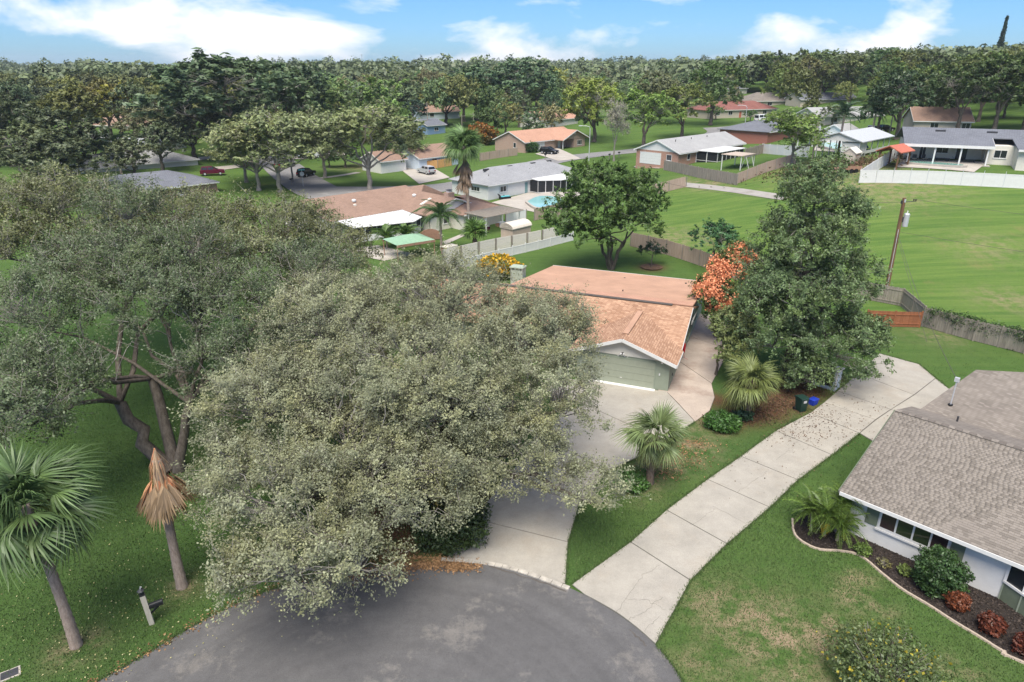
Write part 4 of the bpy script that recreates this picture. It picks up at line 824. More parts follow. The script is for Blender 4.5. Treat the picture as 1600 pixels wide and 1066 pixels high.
# ------------------------------------------------------------------ mailbox, bins, pole, fences
mb = thing('mailbox_post', 'leaning grey wooden post with a black mailbox and solar lamp', 'mailbox', (-15.3,22.4,0), R(25)); mb.rotation_euler = (R(2), R(-3), R(30))
MB().box(-.1,.1,-.1,.1,-.2,1.62).build('post', 'wood_pale', mb)
bx = MB().extr([(-.1,.85),(.1,.85),(.1,.97)]+[(.1*math.cos(a), .97+.1*math.sin(a)) for a in np.linspace(.3,2.84,7)]+[(-.1,.97)], .09, .62).build('mailbox', 'black_plastic', mb); MB().box(.62,.635,-.1,.1,.85,1.05).build('mailbox_door', 'dark_metal', bx); MB().box(.35,.37,.101,.115,1.0,1.2).build('flag', 'black_plastic', bx)
MB().bar((.09,0,.55),(.5,0,.84),.06).build('arm', 'black_plastic', mb)
lp = MB().box(-.1,.1,-.1,.1,1.62,1.68).build('solar_lamp', 'black_plastic', mb); MB().cyl((0,0),.07,1.68,1.86,8,r2=.09).build('lamp_glass', 'glass', lp); MB().cyl((0,0),.15,1.862,1.95,6,r2=.05).build('lamp_cap', 'dark_metal', lp); MB().tube([(0,0,1.95),(.05,0,2.05)],[.02,.04],6).build('finial', 'galv', lp)
p = at(15,1054); uc = thing('meter_cover', 'concrete water meter box cover set in the lawn corner', 'meter box', (p.x,p.y,0), R(35))
MB().box(-.36,.36,-.26,.26,-.05,.03).build('frame', 'kerb', uc); MB().box(-.29,.29,-.2,.2,.031,.045).build('lid', 'dark_metal', uc)
p = at(1251,643); bn = thing('wheeled_bin', 'dark green wheeled rubbish bin beside the concrete driveway', 'bin', (p.x,p.y+.1,0), R(20))
MB().add([(-.24,-.27,.06),(.24,-.27,.06),(.24,.22,.06),(-.24,.22,.06),(-.3,-.34,1.0),(.3,-.34,1.0),(.3,.34,1.0),(-.3,.34,1.0)], [(3,2,1,0),(0,1,5,4),(1,2,6,5),(2,3,7,6),(3,0,4,7),(4,5,6,7)]).build('body', 'bin_green', bn)
MB().extr([(-.36,1.002),(.38,1.002),(.38,1.05),(.1,1.09),(-.3,1.06)], -.32, .32).build('lid', 'bin_green', bn); MB().box(-.33,.33,.381,.43,.95,1.0).build('handle', 'bin_green', bn)
for sx in (-.3,.3): MB().tube([(sx-.03,.26,.13),(sx+.03,.26,.13)], .13, 12).build('wheel', 'tyre', bn)
MB().box(-.13,.13,-.338,-.33,.72,.9).build('badge', 'galv', bn)
p = at(1270,632); bb = thing('plastic_tote', 'bright blue plastic tote lying by the green bin', 'tote', (p.x,p.y,0), R(35)); MB().add([(-.25,-.18,.02),(.25,-.18,.02),(.25,.18,.02),(-.25,.18,.02),(-.3,-.22,.4),(.3,-.22,.4),(.3,.22,.4),(-.3,.22,.4)], [(3,2,1,0),(0,1,5,4),(1,2,6,5),(2,3,7,6),(3,0,4,7)]).build('tub', 'blue_plastic', bb); MB().box(-.32,.32,-.24,.24,.401,.44).build('rim', 'blue_plastic', bb)
p = at(1292,612); sc = thing('storage_box', 'white framed storage cabinet half hidden under the dark evergreen', 'cabinet', (p.x,p.y+.6,0), R(-45))
MB().box(-.8,.8,0,.9,0,1.5).build('body', 'pale_blue', sc)
for xa in (-.82,.76): MB().box(xa,xa+.07,-.04,-.002,0,1.5).build('trim', 'trim_white', sc)
MB().box(-.9,.9,-.1,1.0,1.502,1.58).build('lid', 'grey_metal_roof', sc); MB().box(-.6,.6,-.03,-.003,.3,1.3).build('panel', 'glass', sc)
pp = at(1382,470); up = thing('utility_pole', 'brown wooden utility pole with a grey transformer beside the field', 'utility pole', (pp.x,pp.y,0))
MB().tube([(0,0,-.2),(-.1,0,5),(-.2,0,10.3)], [.22,.19,.16], 12).build('pole', 'pole_wood', up)
tr = MB().tube([(.33,-.1,7.55),(.33,-.1,7.6),(.33,-.1,8.75),(.33,-.1,8.85)], [.2,.26,.26,.2], 16).build('transformer', 'galv', up, smooth=False); MB().cyl((.33,-.1),.05,8.86,9.1,8).build('bushing', 'white_paint', tr); MB().box(-.1,.14,-.14,-.06,8.0,8.5).build('bracket', 'dark_metal', tr)
MB().box(-.42,-.2,-.1,.1,9.75,10.05).build('cutout', 'dark_metal', up); MB().bar((-.2,0,9.9),(1.1,0.2,9.95),.05).build('arm', 'dark_metal', up)
for xx in (.85,1.05): MB().cyl((xx,.2),.06,9.99,10.15,8).build('insulator', 'black_plastic', up)
MB().bar((-.12,-.17,1.5),(-.2,-.14,7.3),.05).build('conduit', 'galv', up)
MB().box(-.24,-.1,-.18,-.13,9.9,10.2).build('number_plate', 'galv', up)
def wire(label, a, b, sag, r=.017):
    a, b = Vector(a), Vector(b); P = [a.lerp(b, t)-Vector((0,0,sag*4*t*(1-t))) for t in np.linspace(0,1,18)]
    return tag(MB().tube(P, r, 4).build('overhead_wire', 'edge_dark'), label, 'wire', 'overhead wires from the utility pole')
top = Vector((pp.x, pp.y, 0))
wire('thin black wire strung from the utility pole across the field', top+Vector((.95,.2,10.1)), (95,30,10.5), 1.2); wire('thin black wire strung from the utility pole across the field', top+Vector((.1,0,7.0)), (95,28,8.0), 1.4)
wire('service wire dropping from the pole to the taupe roof mast', top+Vector((-.1,-.1,6.8)), rh.matrix_basis @ Vector((vp.x,vp.y,vp.z+1.6)), .6); wire('service wire running from the pole behind the dark evergreen', top+Vector((-.2,0,9.9)), (15.5,84,9.5), 1.0)
wire('guy wire slanting from the pole down to the lawn', top+Vector((-.05,0,6.4)), (at(1448,535).x, at(1448,535).y, .05), 0, .016)
random.seed(9)
def picket_mesh(w, h, mat, pk=.14, gap=.012, jit=.03, rails=True):
    m = MB(); x = 0
    while x < w-.03:
        k = min(pk, w-x)-gap; hh = h+random.uniform(-jit, jit); m.box(x, x+k, -.012+random.uniform(-.004,.004), .012, .04, hh-.04); m.add([(x,-.012,hh-.04),(x+k,-.012,hh-.04),(x+k*.5,-.012,hh),(x,.012,hh-.04),(x+k,.012,hh-.04),(x+k*.5,.012,hh)], [(0,1,2),(5,4,3),(1,4,5,2),(0,2,5,3)]); x += pk
    if rails:
        for z in (.3, h-.35): m.box(0, w, .0125, .05, z, z+.09)
    return m.mesh('panel', mat)
def vinyl_mesh(w, h, mat):
    m = MB().box(0,w,-.03,.03,.02,.16).box(0,w,-.03,.03,h-.12,h); x = 0
    while x < w-.02: m.box(x+.003, min(x+.3,w)-.003, -.018, .018, .16, h-.12); x += .3
    return m.mesh('panel', mat)
def board_mesh(w, h, mat):
    m = MB(); n = 6
    for k in range(n): m.box(0,w,-.02,.02,.03+k*h/n,.03+(k+1)*h/n-.015)
    return m.mesh('panel', mat)
def fence(name, label, pts, h, mesh, pw, post='post', pmat='wood_grey', psz=.11, ph=None, n0=0):
    P = [Vector((p[0],p[1])) for p in pts]; r = thing(name, label, 'fence', (P[0].x,P[0].y,H1(*P[0])))
    O = r.location; pm = MB().box(-psz/2,psz/2,-psz/2,psz/2,-.4,ph or h+.06).mesh('post', pmat)
    for a, b in zip(P[:-1], P[1:]):
        L = (b-a).length; n = max(1, round(L/pw)); d = (b-a)/n; sc = (L/n)/pw
        for k in range(n+1):
            p = a+d*k; z = H1(p.x,p.y)
            link('post', pm, r, (p.x-O.x,p.y-O.y,z-O.z), (0,0,math.atan2(d.y,d.x)))
            if k < n:
                q = p+d; z2 = H1(q.x,q.y); m = link('panel', mesh, r, (p.x-O.x,p.y-O.y,z-O.z)); m.rotation_euler = (0,-math.atan2(z2-z,(q-p).length),math.atan2(d.y,d.x)+random.uniform(-.01,.01)); m.scale = (sc,1,1)
    return r
PK_G = picket_mesh(2.4,1.85,'wood_grey'); PK_T = picket_mesh(2.4,1.85,'wood_tan'); PK_R = picket_mesh(2.4,1.5,'wood_red',.14,.004,0); VN = vinyl_mesh(2.4,1.85,'white_wall'); VN2 = vinyl_mesh(2.4,1.1,'white_wall'); PK_N = picket_mesh(2.4,1.8,'wood_new',.14,.006,.01); BD = board_mesh(2.4,1.7,'cream'); PK_P = picket_mesh(2.4,1.75,'wood_pink')
fence('picket_fence', 'weathered grey picket fence overgrown with vines along the field', W((1440,510),(1520,533),(1600,553),(1760,598)), 1.85, PK_G, 2.4)
fence('red_fence', 'short reddish brown wooden fence section below the utility pole', W((1436,512),(1395,511),(1352,509)), 1.5, PK_R, 2.4, pmat='wood_red')
fence('picket_fence', 'grey picket fence running behind the dark evergreen toward the pole', [at(1440,508)[:2], (38.2,63.5), (30,70)], 1.8, PK_G, 2.4)
fence('picket_fence', 'weathered tan picket fence behind the shade tree on the back lawn', GP((985,385),(1040,398),(1092,415),(1150,437)), 1.85, PK_T, 2.4)
fence('board_fence', 'patched white board fence with dark posts by the tan shed', GP((692,412),(775,393),(870,374)), 1.75, BD, 2.6, pmat='wood_grey', ph=1.72, psz=.16)
fence('vinyl_fence', 'low white vinyl fence with slim posts on the near back lawn', GP((700,425),(780,404),(860,385),(895,376)), 1.1, VN2, 2.4, pmat='white_paint', psz=.13, ph=1.25)
fence('picket_fence', 'tall grey picket fence below the white screen porch', GP((1037,266),(1090,278),(1120,284),(1151,290)), 1.9, PK_G, 2.4)
fence('picket_fence', 'pinkish tan picket fence along the upper edge of the mown field', GP((1151,288),(1196,270),(1243,256)), 1.75, PK_P, 2.4, pmat='metal', psz=.06); fence('picket_fence', 'short pinkish fence between the shade tree and gravel track', GP((1020,305),(1045,299),(1072,292)), 1.6, PK_P, 2.4)
fence('vinyl_fence', 'long white vinyl privacy fence above the mown field', GP((1342,286),(1420,287),(1500,290),(1600,295),(1720,300)), 1.9, VN, 2.4, pmat='galv', psz=.06, ph=2.2)
fence('vinyl_fence', 'white vinyl fence running uphill beside the red topped gazebo', GP((1342,286),(1378,262),(1410,244)), 1.9, VN, 2.4, pmat='white_paint')
fence('vinyl_fence', 'white vinyl fence by the brick house below the spreading field tree', GP((1190,240),(1225,243),(1262,246)), 1.9, VN, 2.4, pmat='white_paint'); fence('picket_fence', 'dark grey picket fence at the end of the brick house', GP((1163,248),(1192,240)), 2.0, PK_G, 2.4)
fence('picket_fence', 'tan picket fence across the street beside the orange roofed brick house', GP((750,252),(780,247),(808,243)), 1.8, PK_T, 2.4); fence('picket_fence', 'new orange wood fence by the silver car', GP((664,265),(684,263),(706,259)), 1.8, PK_N, 2.4, pmat='wood_grey')
fence('picket_fence', 'brown picket fence beside the swimming pool of the white house', GP((835,345),(870,337),(900,330)), 1.7, PK_T, 2.4); fence('vinyl_fence', 'plain white wall panel beside the wooden pergola', GP((790,352),(822,347)), 1.9, VN, 2.4, pmat='wood_grey')
# vines over the grey fence
rng = np.random.default_rng(77); X = []
q0, q1 = at(1442,510), at(1640,562)
for k in range(150):
    t = rng.uniform(0,1)**.8; c = q0.lerp(q1, t); X.append(np.array(c)+np.array([0,0,1.75-rng.exponential(.28)])+rng.normal(size=(55,3))*np.array([.3,.22,.16]))
X = np.concatenate(X); X[:, 2] = np.maximum(X[:, 2], .1); v = link('vine', leaves('vine', X, .15, rng, 'leaf', .5), None); v.color = (.055,.1,.03,1); tag(v, 'green creeper draped over the weathered grey fence', 'vine')

# ------------------------------------------------------------------ houses of the neighbourhood behind (laid out on the 45 degree street grid)
# A: brown L-shaped house with screen porch
za = 0.
A = thing('brown_house', 'L-shaped house with mottled brown shingle roof and screened porch', 'house', (-20.2, 105.5, za), R(45))
# local x = along street, y = away from the camera-right side; main ridge on y=0
MB().box(-13,3,-6.5,6,-.5,2.5).box(-.6,8.2,-13,-6.5,-.5,2.5).build('wall', 'cream', A)
gable_roof(MB(), -13,4.5,-6.5,6.5,2.5,1.85,.6).build('roof', 'shingle_brown', A)
t = MB(); gable_roof(t, -.7,8.3,-13,0,2.5,1.65,.6,axis='y'); t.build('roof', 'shingle_brown', A)
hip_roof(MB(), 2.5,9.5,-6,5.5,2.5,1.6,.5).build('roof', 'shingle_brown', A)
MB().add([(-.6,-13.02,2.45),(8.2,-13.02,2.45),(3.8,-13.02,4.1),(-.6,-13.08,2.45),(8.2,-13.08,2.45),(3.8,-13.08,4.1)], [(3,4,5),(2,1,0),(0,1,4,3),(1,2,5,4),(2,0,3,5)]).build('gable', 'white_wall', A)
for sg in (-1,1): MB().bar((3.8,-13.45,4.2),(3.8+sg*5.1,-13.45,2.33),.04,.2).build('bargeboard', 'trim_white', A)
MB().box(-13,-.7,-7.13,-7.1,2.2,2.42).build('fascia', 'trim_white', A)
for x, y, z in ((-6.5,-2.8,3.75),(2.3,-5.5,3.75)): MB().tube([(x,y,z),(x,y,z+.22),(x,y,z+.34)], [.3,.33,.18], 12).build('roof_vent', 'white_paint', A)
MB().bar((.6,-9.2,3.15),(2.5,-9.2,3.85),.5,.2).build('skylight', 'cream', A); MB().bar((-7.3,-3.9,3.4),(-6.9,-3.9,3.5),.25,.25).build('roof_vent', 'cream', A)
c = MB().box(4.0,5.2,-11.4,-10.4,2.6,4.7).build('chimney', 'brick_pink', A); MB().box(4.3,4.9,-11.2,-10.6,4.701,5.0).build('flue', 'galv', c); MB().box(4.2,5.0,-11.25,-10.55,5.05,5.1).build('flue_cap', 'dark_metal', c)
pr_ = [(-12,-7.0,2.35),(-.9,-7.0,2.35),(-.9,-11.6,2.0),(-3.8,-13.3,1.95),(-12,-11.0,2.0)]
pc = MB().add(pr_+[(p[0],p[1],p[2]+.07) for p in pr_], [(0,1,2,3,4),(9,8,7,6,5)]+[(i,(i+1) % 5,5+(i+1) % 5,5+i) for i in range(5)]).build('porch_roof', 'white_paint', A)
for k in range(14): x = -11.7+k*.8; y1 = -11.0-(x+12)/8.2*2.3 if x < -3.8 else -13.3+(x+3.8)/2.9*1.7; MB().bar((x,-7.1,2.45),(x,y1+.05,2.0+.09),.06,.05).build('roof_seam', 'galv', pc)
base = [(-12,-10.7),(-4.0,-12.9),(-1.2,-11.3)]; po = MB()
for a, b in zip(base[:-1], base[1:]): po.bar((a[0],a[1],.45),(b[0],b[1],.45),.08,.9)
po.build('porch_wall', 'white_wall', A)
for a, b, n in zip(base[:-1], base[1:], (5,2)):
    a, b = Vector((*a,0)), Vector((*b,0))
    MB().bar(a+Vector((0,0,1.43)), b+Vector((0,0,1.43)), .03, 1.02).build('screen', 'screen', A)
    for k in range(n+1): p = a.lerp(b,k/n); MB().bar(p+Vector((0,0,.9)), p+Vector((0,0,1.95)), .1, .1).build('porch_post', 'trim_white', A)
a, b = Vector((-4.0,-12.9,0)), Vector((-1.2,-11.3,0)); d = (b-a).normalized(); n = Vector((d.y,-d.x,0)); dr = MB().bar(a+d*.25+n*.07+Vector((0,0,.0)), a+d*.25+n*.07+Vector((0,0,1.95)), .1, .06); dr.bar(a+d*1.15+n*.07, a+d*1.15+n*.07+Vector((0,0,1.95)), .1, .06).bar(a+d*.25+n*.07+Vector((0,0,.3)), a+d*1.15+n*.07+Vector((0,0,.3)), .06, .6).bar(a+d*.25+n*.07+Vector((0,0,1.93)), a+d*1.15+n*.07+Vector((0,0,1.93)), .06, .1)
dr.bar(a+d*.25+n*.07+Vector((0,0,1.2)), a+d*1.15+n*.07+Vector((0,0,1.2)), .06, .07).build('screen_door', 'trim_white', A)
opening(A, 'window', 'S', 2.2, .8, 1.2, 1.2, 0, 0, ('trim_white','glass'), 1, 0, -13); opening(A, 'window', 'S', 5.6, .8, 1.4, 1.2, 0, 0, ('trim_white','glass'), 2, 0, -13)
# A2: hip-roofed garage with slat pergola
A2 = house('brown_garage', 'low brown hip roofed outbuilding beside the wooden pergola', (-6.9,96.6,0), 45, 7.4, 9.5, 'cream', 'shingle_brown', 2.4, 1.5, True, .5)
pg = thing('pergola', 'weathered slatted patio cover over clutter beside the tan shed', 'pergola', (-3.6,94.0,0), R(45))
for x, y in ((0,0),(3.2,0),(6.6,0),(0,3.6),(3.2,3.6),(6.6,3.6)): MB().box(x-.07,x+.07,y-.07,y+.07,-.1,2.4).build('post', 'trim_white', pg)
for y in (0,3.6): MB().box(-.4,7.,y-.05,y+.05,2.401,2.56).build('beam', 'wood_tan', pg)
for k in range(24): MB().box(-.35+k*.31,-.35+k*.31+.17,-.6,4.2,2.562,2.62).build('slat', 'wood_grey', pg)
rng_ = random.Random(6)
for k in range(9):
    x, y = rng_.uniform(.3,6.3), rng_.uniform(.3,3.2); s = rng_.uniform(.3,.55); nm = ('storage_crate','garden_chair','tool_box')[k % 3]; mt = ('rust_tarp','car_black','maroon','blue_plastic','galv')[k % 5]; wp = pg.matrix_basis @ Vector((x,y,.02))
    cl = thing(nm, 'cluttered %s under the slatted patio cover' % ('dark garden chair','small tool box','coloured storage crate')[(k+2) % 3], nm.split('_')[1], wp, rng_.uniform(0,3), 'clutter under the patio cover')
    if k % 3 == 1:
        MB().box(-.25,.25,-.25,.25,.4,.45).build('seat', mt, cl); MB().box(-.25,.25,.21,.25,.45,.95).build('backrest', mt, cl)
        for sx in (-.22,.22):
            for sy in (-.22,.22): MB().box(sx-.02,sx+.02,sy-.02,sy+.02,0,.4).build('leg', mt, cl)
    else:
        MB().box(-s,s,-s*.7,s*.7,0,s*1.2).build('body', mt, cl); MB().box(-s*1.05,s*1.05,-s*.75,s*.75,s*1.2+.002,s*1.35).build('lid', 'galv', cl)
# tan barrel-roof shed
sh = thing('garden_shed', 'tan metal shed with a rounded pale roof behind the board fence', 'shed', (.1,89.6,0), R(47)); arch = [(-.1,1.75)]+[(1.1-1.25*math.cos(a), 1.75+.75*math.sin(a)) for a in np.linspace(.12,3.02,9)]+[(2.3,1.75)]
MB().box(0,3.6,0,2.2,0,1.75).build('wall', 'tan_metal', sh); MB().extr([(0,1.75)]+[(1.1-1.1*math.cos(a),1.75+.68*math.sin(a)) for a in np.linspace(.1,3.04,9)]+[(2.2,1.75)], .01, 3.59).build('gable', 'tan_metal', sh)
MB().extr(arch+[(p[0],p[1]-.06) for p in arch[::-1]], -.12, 3.72).build('roof', 'tan_roof', sh)
for k in range(15): MB().box(.05+k*.245,.11+k*.245,-.025,-.002,.02,1.72).build('wall_rib', 'tan_metal', sh)
for k in range(9): MB().box(-.025,-.002,.05+k*.25,.1+k*.25,.02,1.72).build('wall_rib', 'tan_metal', sh)
# green gazebo roof, leaning arch panel
gzp = at(640,400); gb = thing('gazebo', 'faded green canvas gazebo roof half hidden by oak leaves', 'gazebo', (gzp.x,gzp.y,0), R(35))
cv = [(-2.6,-2,2.1),(2.6,-2,2.1),(2.6,2,2.1),(-2.6,2,2.1),(-.5,0,2.75),(.5,0,2.75)]; MB().add(cv, [(0,1,5,4),(1,2,5),(2,3,4,5),(3,0,4)]).build('canopy', 'green_canvas', gb)
for x in (-2.5,2.5):
    for y in (-1.9,1.9): MB().box(x-.04,x+.04,y-.04,y+.04,0,2.1).build('post', 'rust_tarp', gb)
for y in (-2.02,2.0): MB().box(-2.6,2.6,y,y+.02,1.8,2.09).build('valance', 'rust_tarp', gb)
ap = G(672,376); ar = thing('arched_panel', 'brown arched panel standing on the grass below the white gable', 'panel', ap, R(20)); MB().extr([(-1.6,.1),(1.6,.1)]+[(1.6*math.cos(a),.5+1.1*math.sin(a)) for a in np.linspace(0,math.pi,10)], -.04, .04).build('sheet', 'rust_tarp', ar).rotation_euler = (0,0,R(90)); MB().box(-.05,.05,.05,.4,0,.4).build('stand', 'wood_tan', ar)
fp = thing('brick_grill', 'small brick outdoor grill with pale slab behind the fence', 'grill', gz(702,396), R(45)); MB().box(-.9,.9,-.5,.5,0,.9).build('body', 'brick_dark', fp); MB().box(-1,1,-.6,.6,.902,1.0).build('slab', 'cream', fp)
# B: white house with grey hip roof, porch and pool
B = house('white_house', 'white house with grey hip roof and screened pool porch', (-4.1,118.0,.45), 45, 24, 9.5, 'white_wall', 'shingle_grey', 2.65, 1.9, True, .5,
  opens=(('window','W',3.2,1.2,2.2,.8,('trim_white','glass'),3),('window','S',3.6,1.0,1.5,1.0,('trim_white','glass'),2),('window','W',7.4,1.3,.6,.8,('trim_white','glass'),1),('door','S',9.4,0,.9,2.1,('trim_white','teal_door'),1)))
for xx in (2.6,4.5): box_part(B,'shutter','grey_metal_roof',xx-.02 if xx < 4 else xx-.1,xx+.3 if xx < 4 else xx+.25,-.04,-.002,1.0,2.0)
for x, y in ((3.5,4.2),(9.5,4.4),(15.5,4.2),(20,4.2)): MB().box(x-.6,x+.6,y-.2,y+.2,4.2,4.55).build('roof_vent', 'dark_metal', B)
for x, y in ((2.2,2.2),(13,2.6),(13.5,2.7)): MB().cyl((x,y),.06,3.2,3.9,8).build('vent_pipe', 'edge_dark', B)
pq = [(10.2,-.6,2.55),(20.4,-.6,2.55),(20.4,-4.4,2.3),(14,-4.4,2.3),(10.2,-2.2,2.4)]; MB().add(pq+[(p[0],p[1],p[2]+.12) for p in pq], [(0,1,2,3,4),(9,8,7,6,5)]+[(i,(i+1) % 5,5+(i+1) % 5,5+i) for i in range(5)]).build('porch_roof', 'white_paint', B)
seq = [(10.3,-.1),(10.3,-2.1),(14,-4.2),(20.2,-4.2),(20.2,-.1)]
for a, b in zip(seq[:-1], seq[1:]):
    a, b = Vector((*a,0)), Vector((*b,0)); MB().bar(a+Vector((0,0,1.25)), b+Vector((0,0,1.25)), .03, 2.1).build('screen', 'screen', B); n = max(1, round((b-a).length/1.6))
    for k in range(n+1): p = a.lerp(b,k/n); MB().bar(p+Vector((0,0,.0)), p+Vector((0,0,2.32)), .11, .11).build('porch_post', 'trim_white', B)
    MB().bar(a+Vector((0,0,.3)), b+Vector((0,0,.3)), .08, .08).build('rail', 'trim_white', B)
def pool(label, pts, mat, lift):
    P = [G(*p) for p in pts]; z = max(p.z for p in P)+lift; r = thing('swimming_pool', label, 'pool', (P[0].x,P[0].y,z)); q = [(p.x-P[0].x,p.y-P[0].y) for p in spline([p[:2] for p in P]+[P[0][:2]],4)[:-1]]
    c = (sum(x for x,_ in q)/len(q), sum(y for _,y in q)/len(q)); MB().prism([(c[0]+(x-c[0])*1.12,c[1]+(y-c[1])*1.12) for x,y in q],-.4,.0).build('coping', 'paving', r); MB().prism(q,-.3,.02).build('water', mat, r); return r
pool('turquoise kidney shaped pool beside the white house', ((824,318),(838,327),(862,326),(880,316),(868,309),(842,309)), 'pool_water', .1)
pool('narrow pale green pool below the pillared patio', ((1420,257),(1450,260),(1500,263),(1498,259),(1450,254),(1425,253)), 'pool_green', .12); pool('pale blue pool beside the queen palm', ((1280,232),(1308,236),(1330,233),(1318,227),(1290,227)), 'pool_water', .1)
for k, (px, py) in enumerate(((779,309),(789,311))):
    lg_ = thing('pool_lounger', 'dark wicker lounger with turquoise cushion on the pool terrace', 'lounger', gz(px,py), R(30), 'loungers by the turquoise pool'); MB().box(-1.0,1.0,-.4,.4,.08,.42).build('base', 'car_black', lg_); MB().box(-.9,.9,-.33,.33,.422,.52).build('cushion', 'teal_canvas', lg_); MB().bar((-.95,0,.45),(-1.3,0,.95),.7,.08).build('backrest', 'car_black', lg_)
# C: brown roof, pale garage
C_ = house('blue_grey_house', 'pale blue-grey house with brown gable roof behind the silver car', (-20.0,151.0), 45, 11, 10, 'pale_blue', 'shingle_brown', 2.6, 1.9, opens=(('window','S',4.2,1.4,1.4,.7,('trim_white','glass'),2),('window','S',8.6,1.4,1.4,.7,('trim_white','glass'),2)))
C2 = house('pale_garage', 'pale garage front standing behind the large roadside tree', (-27.5,146.5), 45, 6.5, 7, 'white_wall', 'shingle_brown', 2.6, 1.5, opens=(('garage','S',3.4,0,4.6,2.1,('trim_white','white_paint')),))
# D: brick house with orange roof
D_ = house('brick_house', 'pink brick house with orange gable roof and a dark car', (3.1,173.1), 45, 20, 10.5, 'brick_pink', 'shingle_orange', 2.6, 2.1, opens=(('garage','S',5.0,0,4.2,2.1,('trim_white','white_paint')),('window','W',3.4,1.0,.9,1.2,('trim_white','glass'),1)))
t = MB(); gable_roof(t, 11.,20.5,-3.0,5,2.6,2.0,.55,axis='y'); t.build('roof', 'shingle_orange', D_); MB().box(15.6,20,-2.6,0,-1.,2.6).build('wall', 'brick_pink', D_)
MB().add([(11.0,-2.62,2.55),(20.5,-2.62,2.55),(15.75,-2.62,4.5),(11.0,-2.68,2.55),(20.5,-2.68,2.55),(15.75,-2.68,4.5)], [(3,4,5),(2,1,0),(0,1,4,3),(1,2,5,4),(2,0,3,5)]).build('gable', 'brick_pink', D_)
for sg in (-1,1): MB().bar((15.75,-3.42,4.65),(15.75+sg*5.35,-3.42,2.42),.04,.22).build('bargeboard', 'trim_white', D_)
opening(D_, 'window', 'S', 17.8, .9, 1.9, 1.2, 0, 0, ('trim_white','glass'), 3, 0, -2.6); opening(D_, 'door', 'S', 12.8, 0, 1.0, 2.1, 0, 0, ('trim_white','white_paint'), 1, 0, 0); MB().box(11.3,11.5,-2.6,-2.4,-.5,2.55).build('porch_post', 'trim_white', D_); MB().box(15.5,15.9,-2.75,-2.69,3.6,4.0).build('gable_vent', 'trim_white', D_)
for k, (px, py, r, h, lb) in enumerate(((831,238,1.7,2.6,'clipped green hedge shrub between the brick gable and white garage door'),(859,228,1.6,2.6,'clipped green hedge shrub behind the dark parked car'),(880,229,1.0,2.6,'narrow clipped shrub beside the white front door'),(898,227,1.2,2.5,'clipped shrub under the front gable of the brick house'))):
    p = G(px,py); shrub('hedge_shrub', lb, p, r, h, 2200, .35, (.05,.11,.03), 60+k, .45)
shrub('red_shrub', 'large orange-red tinted bush beyond the tan street fence', gz(752,226), 4.2, 5.5, 3500, .6, (.17,.13,.035), 66, 0, None, .5, 'leaf', ((.33,.13,.03), 1200, .6, None))
# E: brick house, pale roof, screen porch
E_ = house('brick_house', 'orange brick house with pale grey roof, white garage and screen porch', (31.2,131.6,4.2), 45, 25, 9.5, 'brick', 'shingle_pale', 2.6, 1.9, gable_mat='white_wall', opens=(('garage','W',6.2,0,4.6,2.1,('trim_white','white_paint')),('window','W',2.0,1.0,1.2,1.1,('trim_white','glass'),1),('window','S',3.6,1.0,1.0,1.1,('trim_white','glass'),1),('window','S',19.5,1.0,1.6,1.1,('trim_white','glass'),2)))
for x, y in ((4,3.4),(10,3.6),(16,3.6)): MB().cyl((x,y),.08,3.9,4.5,8).build('vent_pipe', 'dark_metal', E_)
MB().box(6.0,16.5,-5.0,-.4,2.5,2.62).build('porch_roof', 'white_paint', E_)
for a, b in (((6.3,-.1),(6.3,-4.6)),((6.3,-4.6),(16.2,-4.6)),((16.2,-4.6),(16.2,-.1))):
    a, b = Vector((*a,0)), Vector((*b,0)); MB().bar(a+Vector((0,0,1.2)), b+Vector((0,0,1.2)), .03, 2.3).build('screen', 'screen', E_); n = max(1, round((b-a).length/1.8))
    for k in range(n+1): p = a.lerp(b,k/n); MB().bar(p+Vector((0,0,-.3)), p+Vector((0,0,2.5)), .14, .14).build('porch_post', 'trim_white', E_)
    MB().bar(a+Vector((0,0,.8)), b+Vector((0,0,.8)), .08, .08).build('rail', 'trim_white', E_)
pt = thing('patio_cover', 'tan flat patio cover on posts beside the screen porch', 'patio cover', gz(1152,262), R(45)); MB().box(-2.6,2.6,-2,2,2.3,2.4).build('roof', 'tan_metal', pt)
for x in (-2.4,2.4):
    for y in (-1.8,1.8): MB().box(x-.06,x+.06,y-.06,y+.06,-.6,2.3).build('post', 'trim_white', pt)
sw = thing('swing_frame', 'white leaning swing frame beside the patio cover', 'swing', gz(1168,262), R(45))
for x in (-1,1):
    for y in (-.7,.7): MB().bar((x,y,0),(x,0,2.0),.07).build('leg', 'white_paint', sw)
MB().bar((-1,0,2),(1,0,2),.07).build('top_bar', 'white_paint', sw)
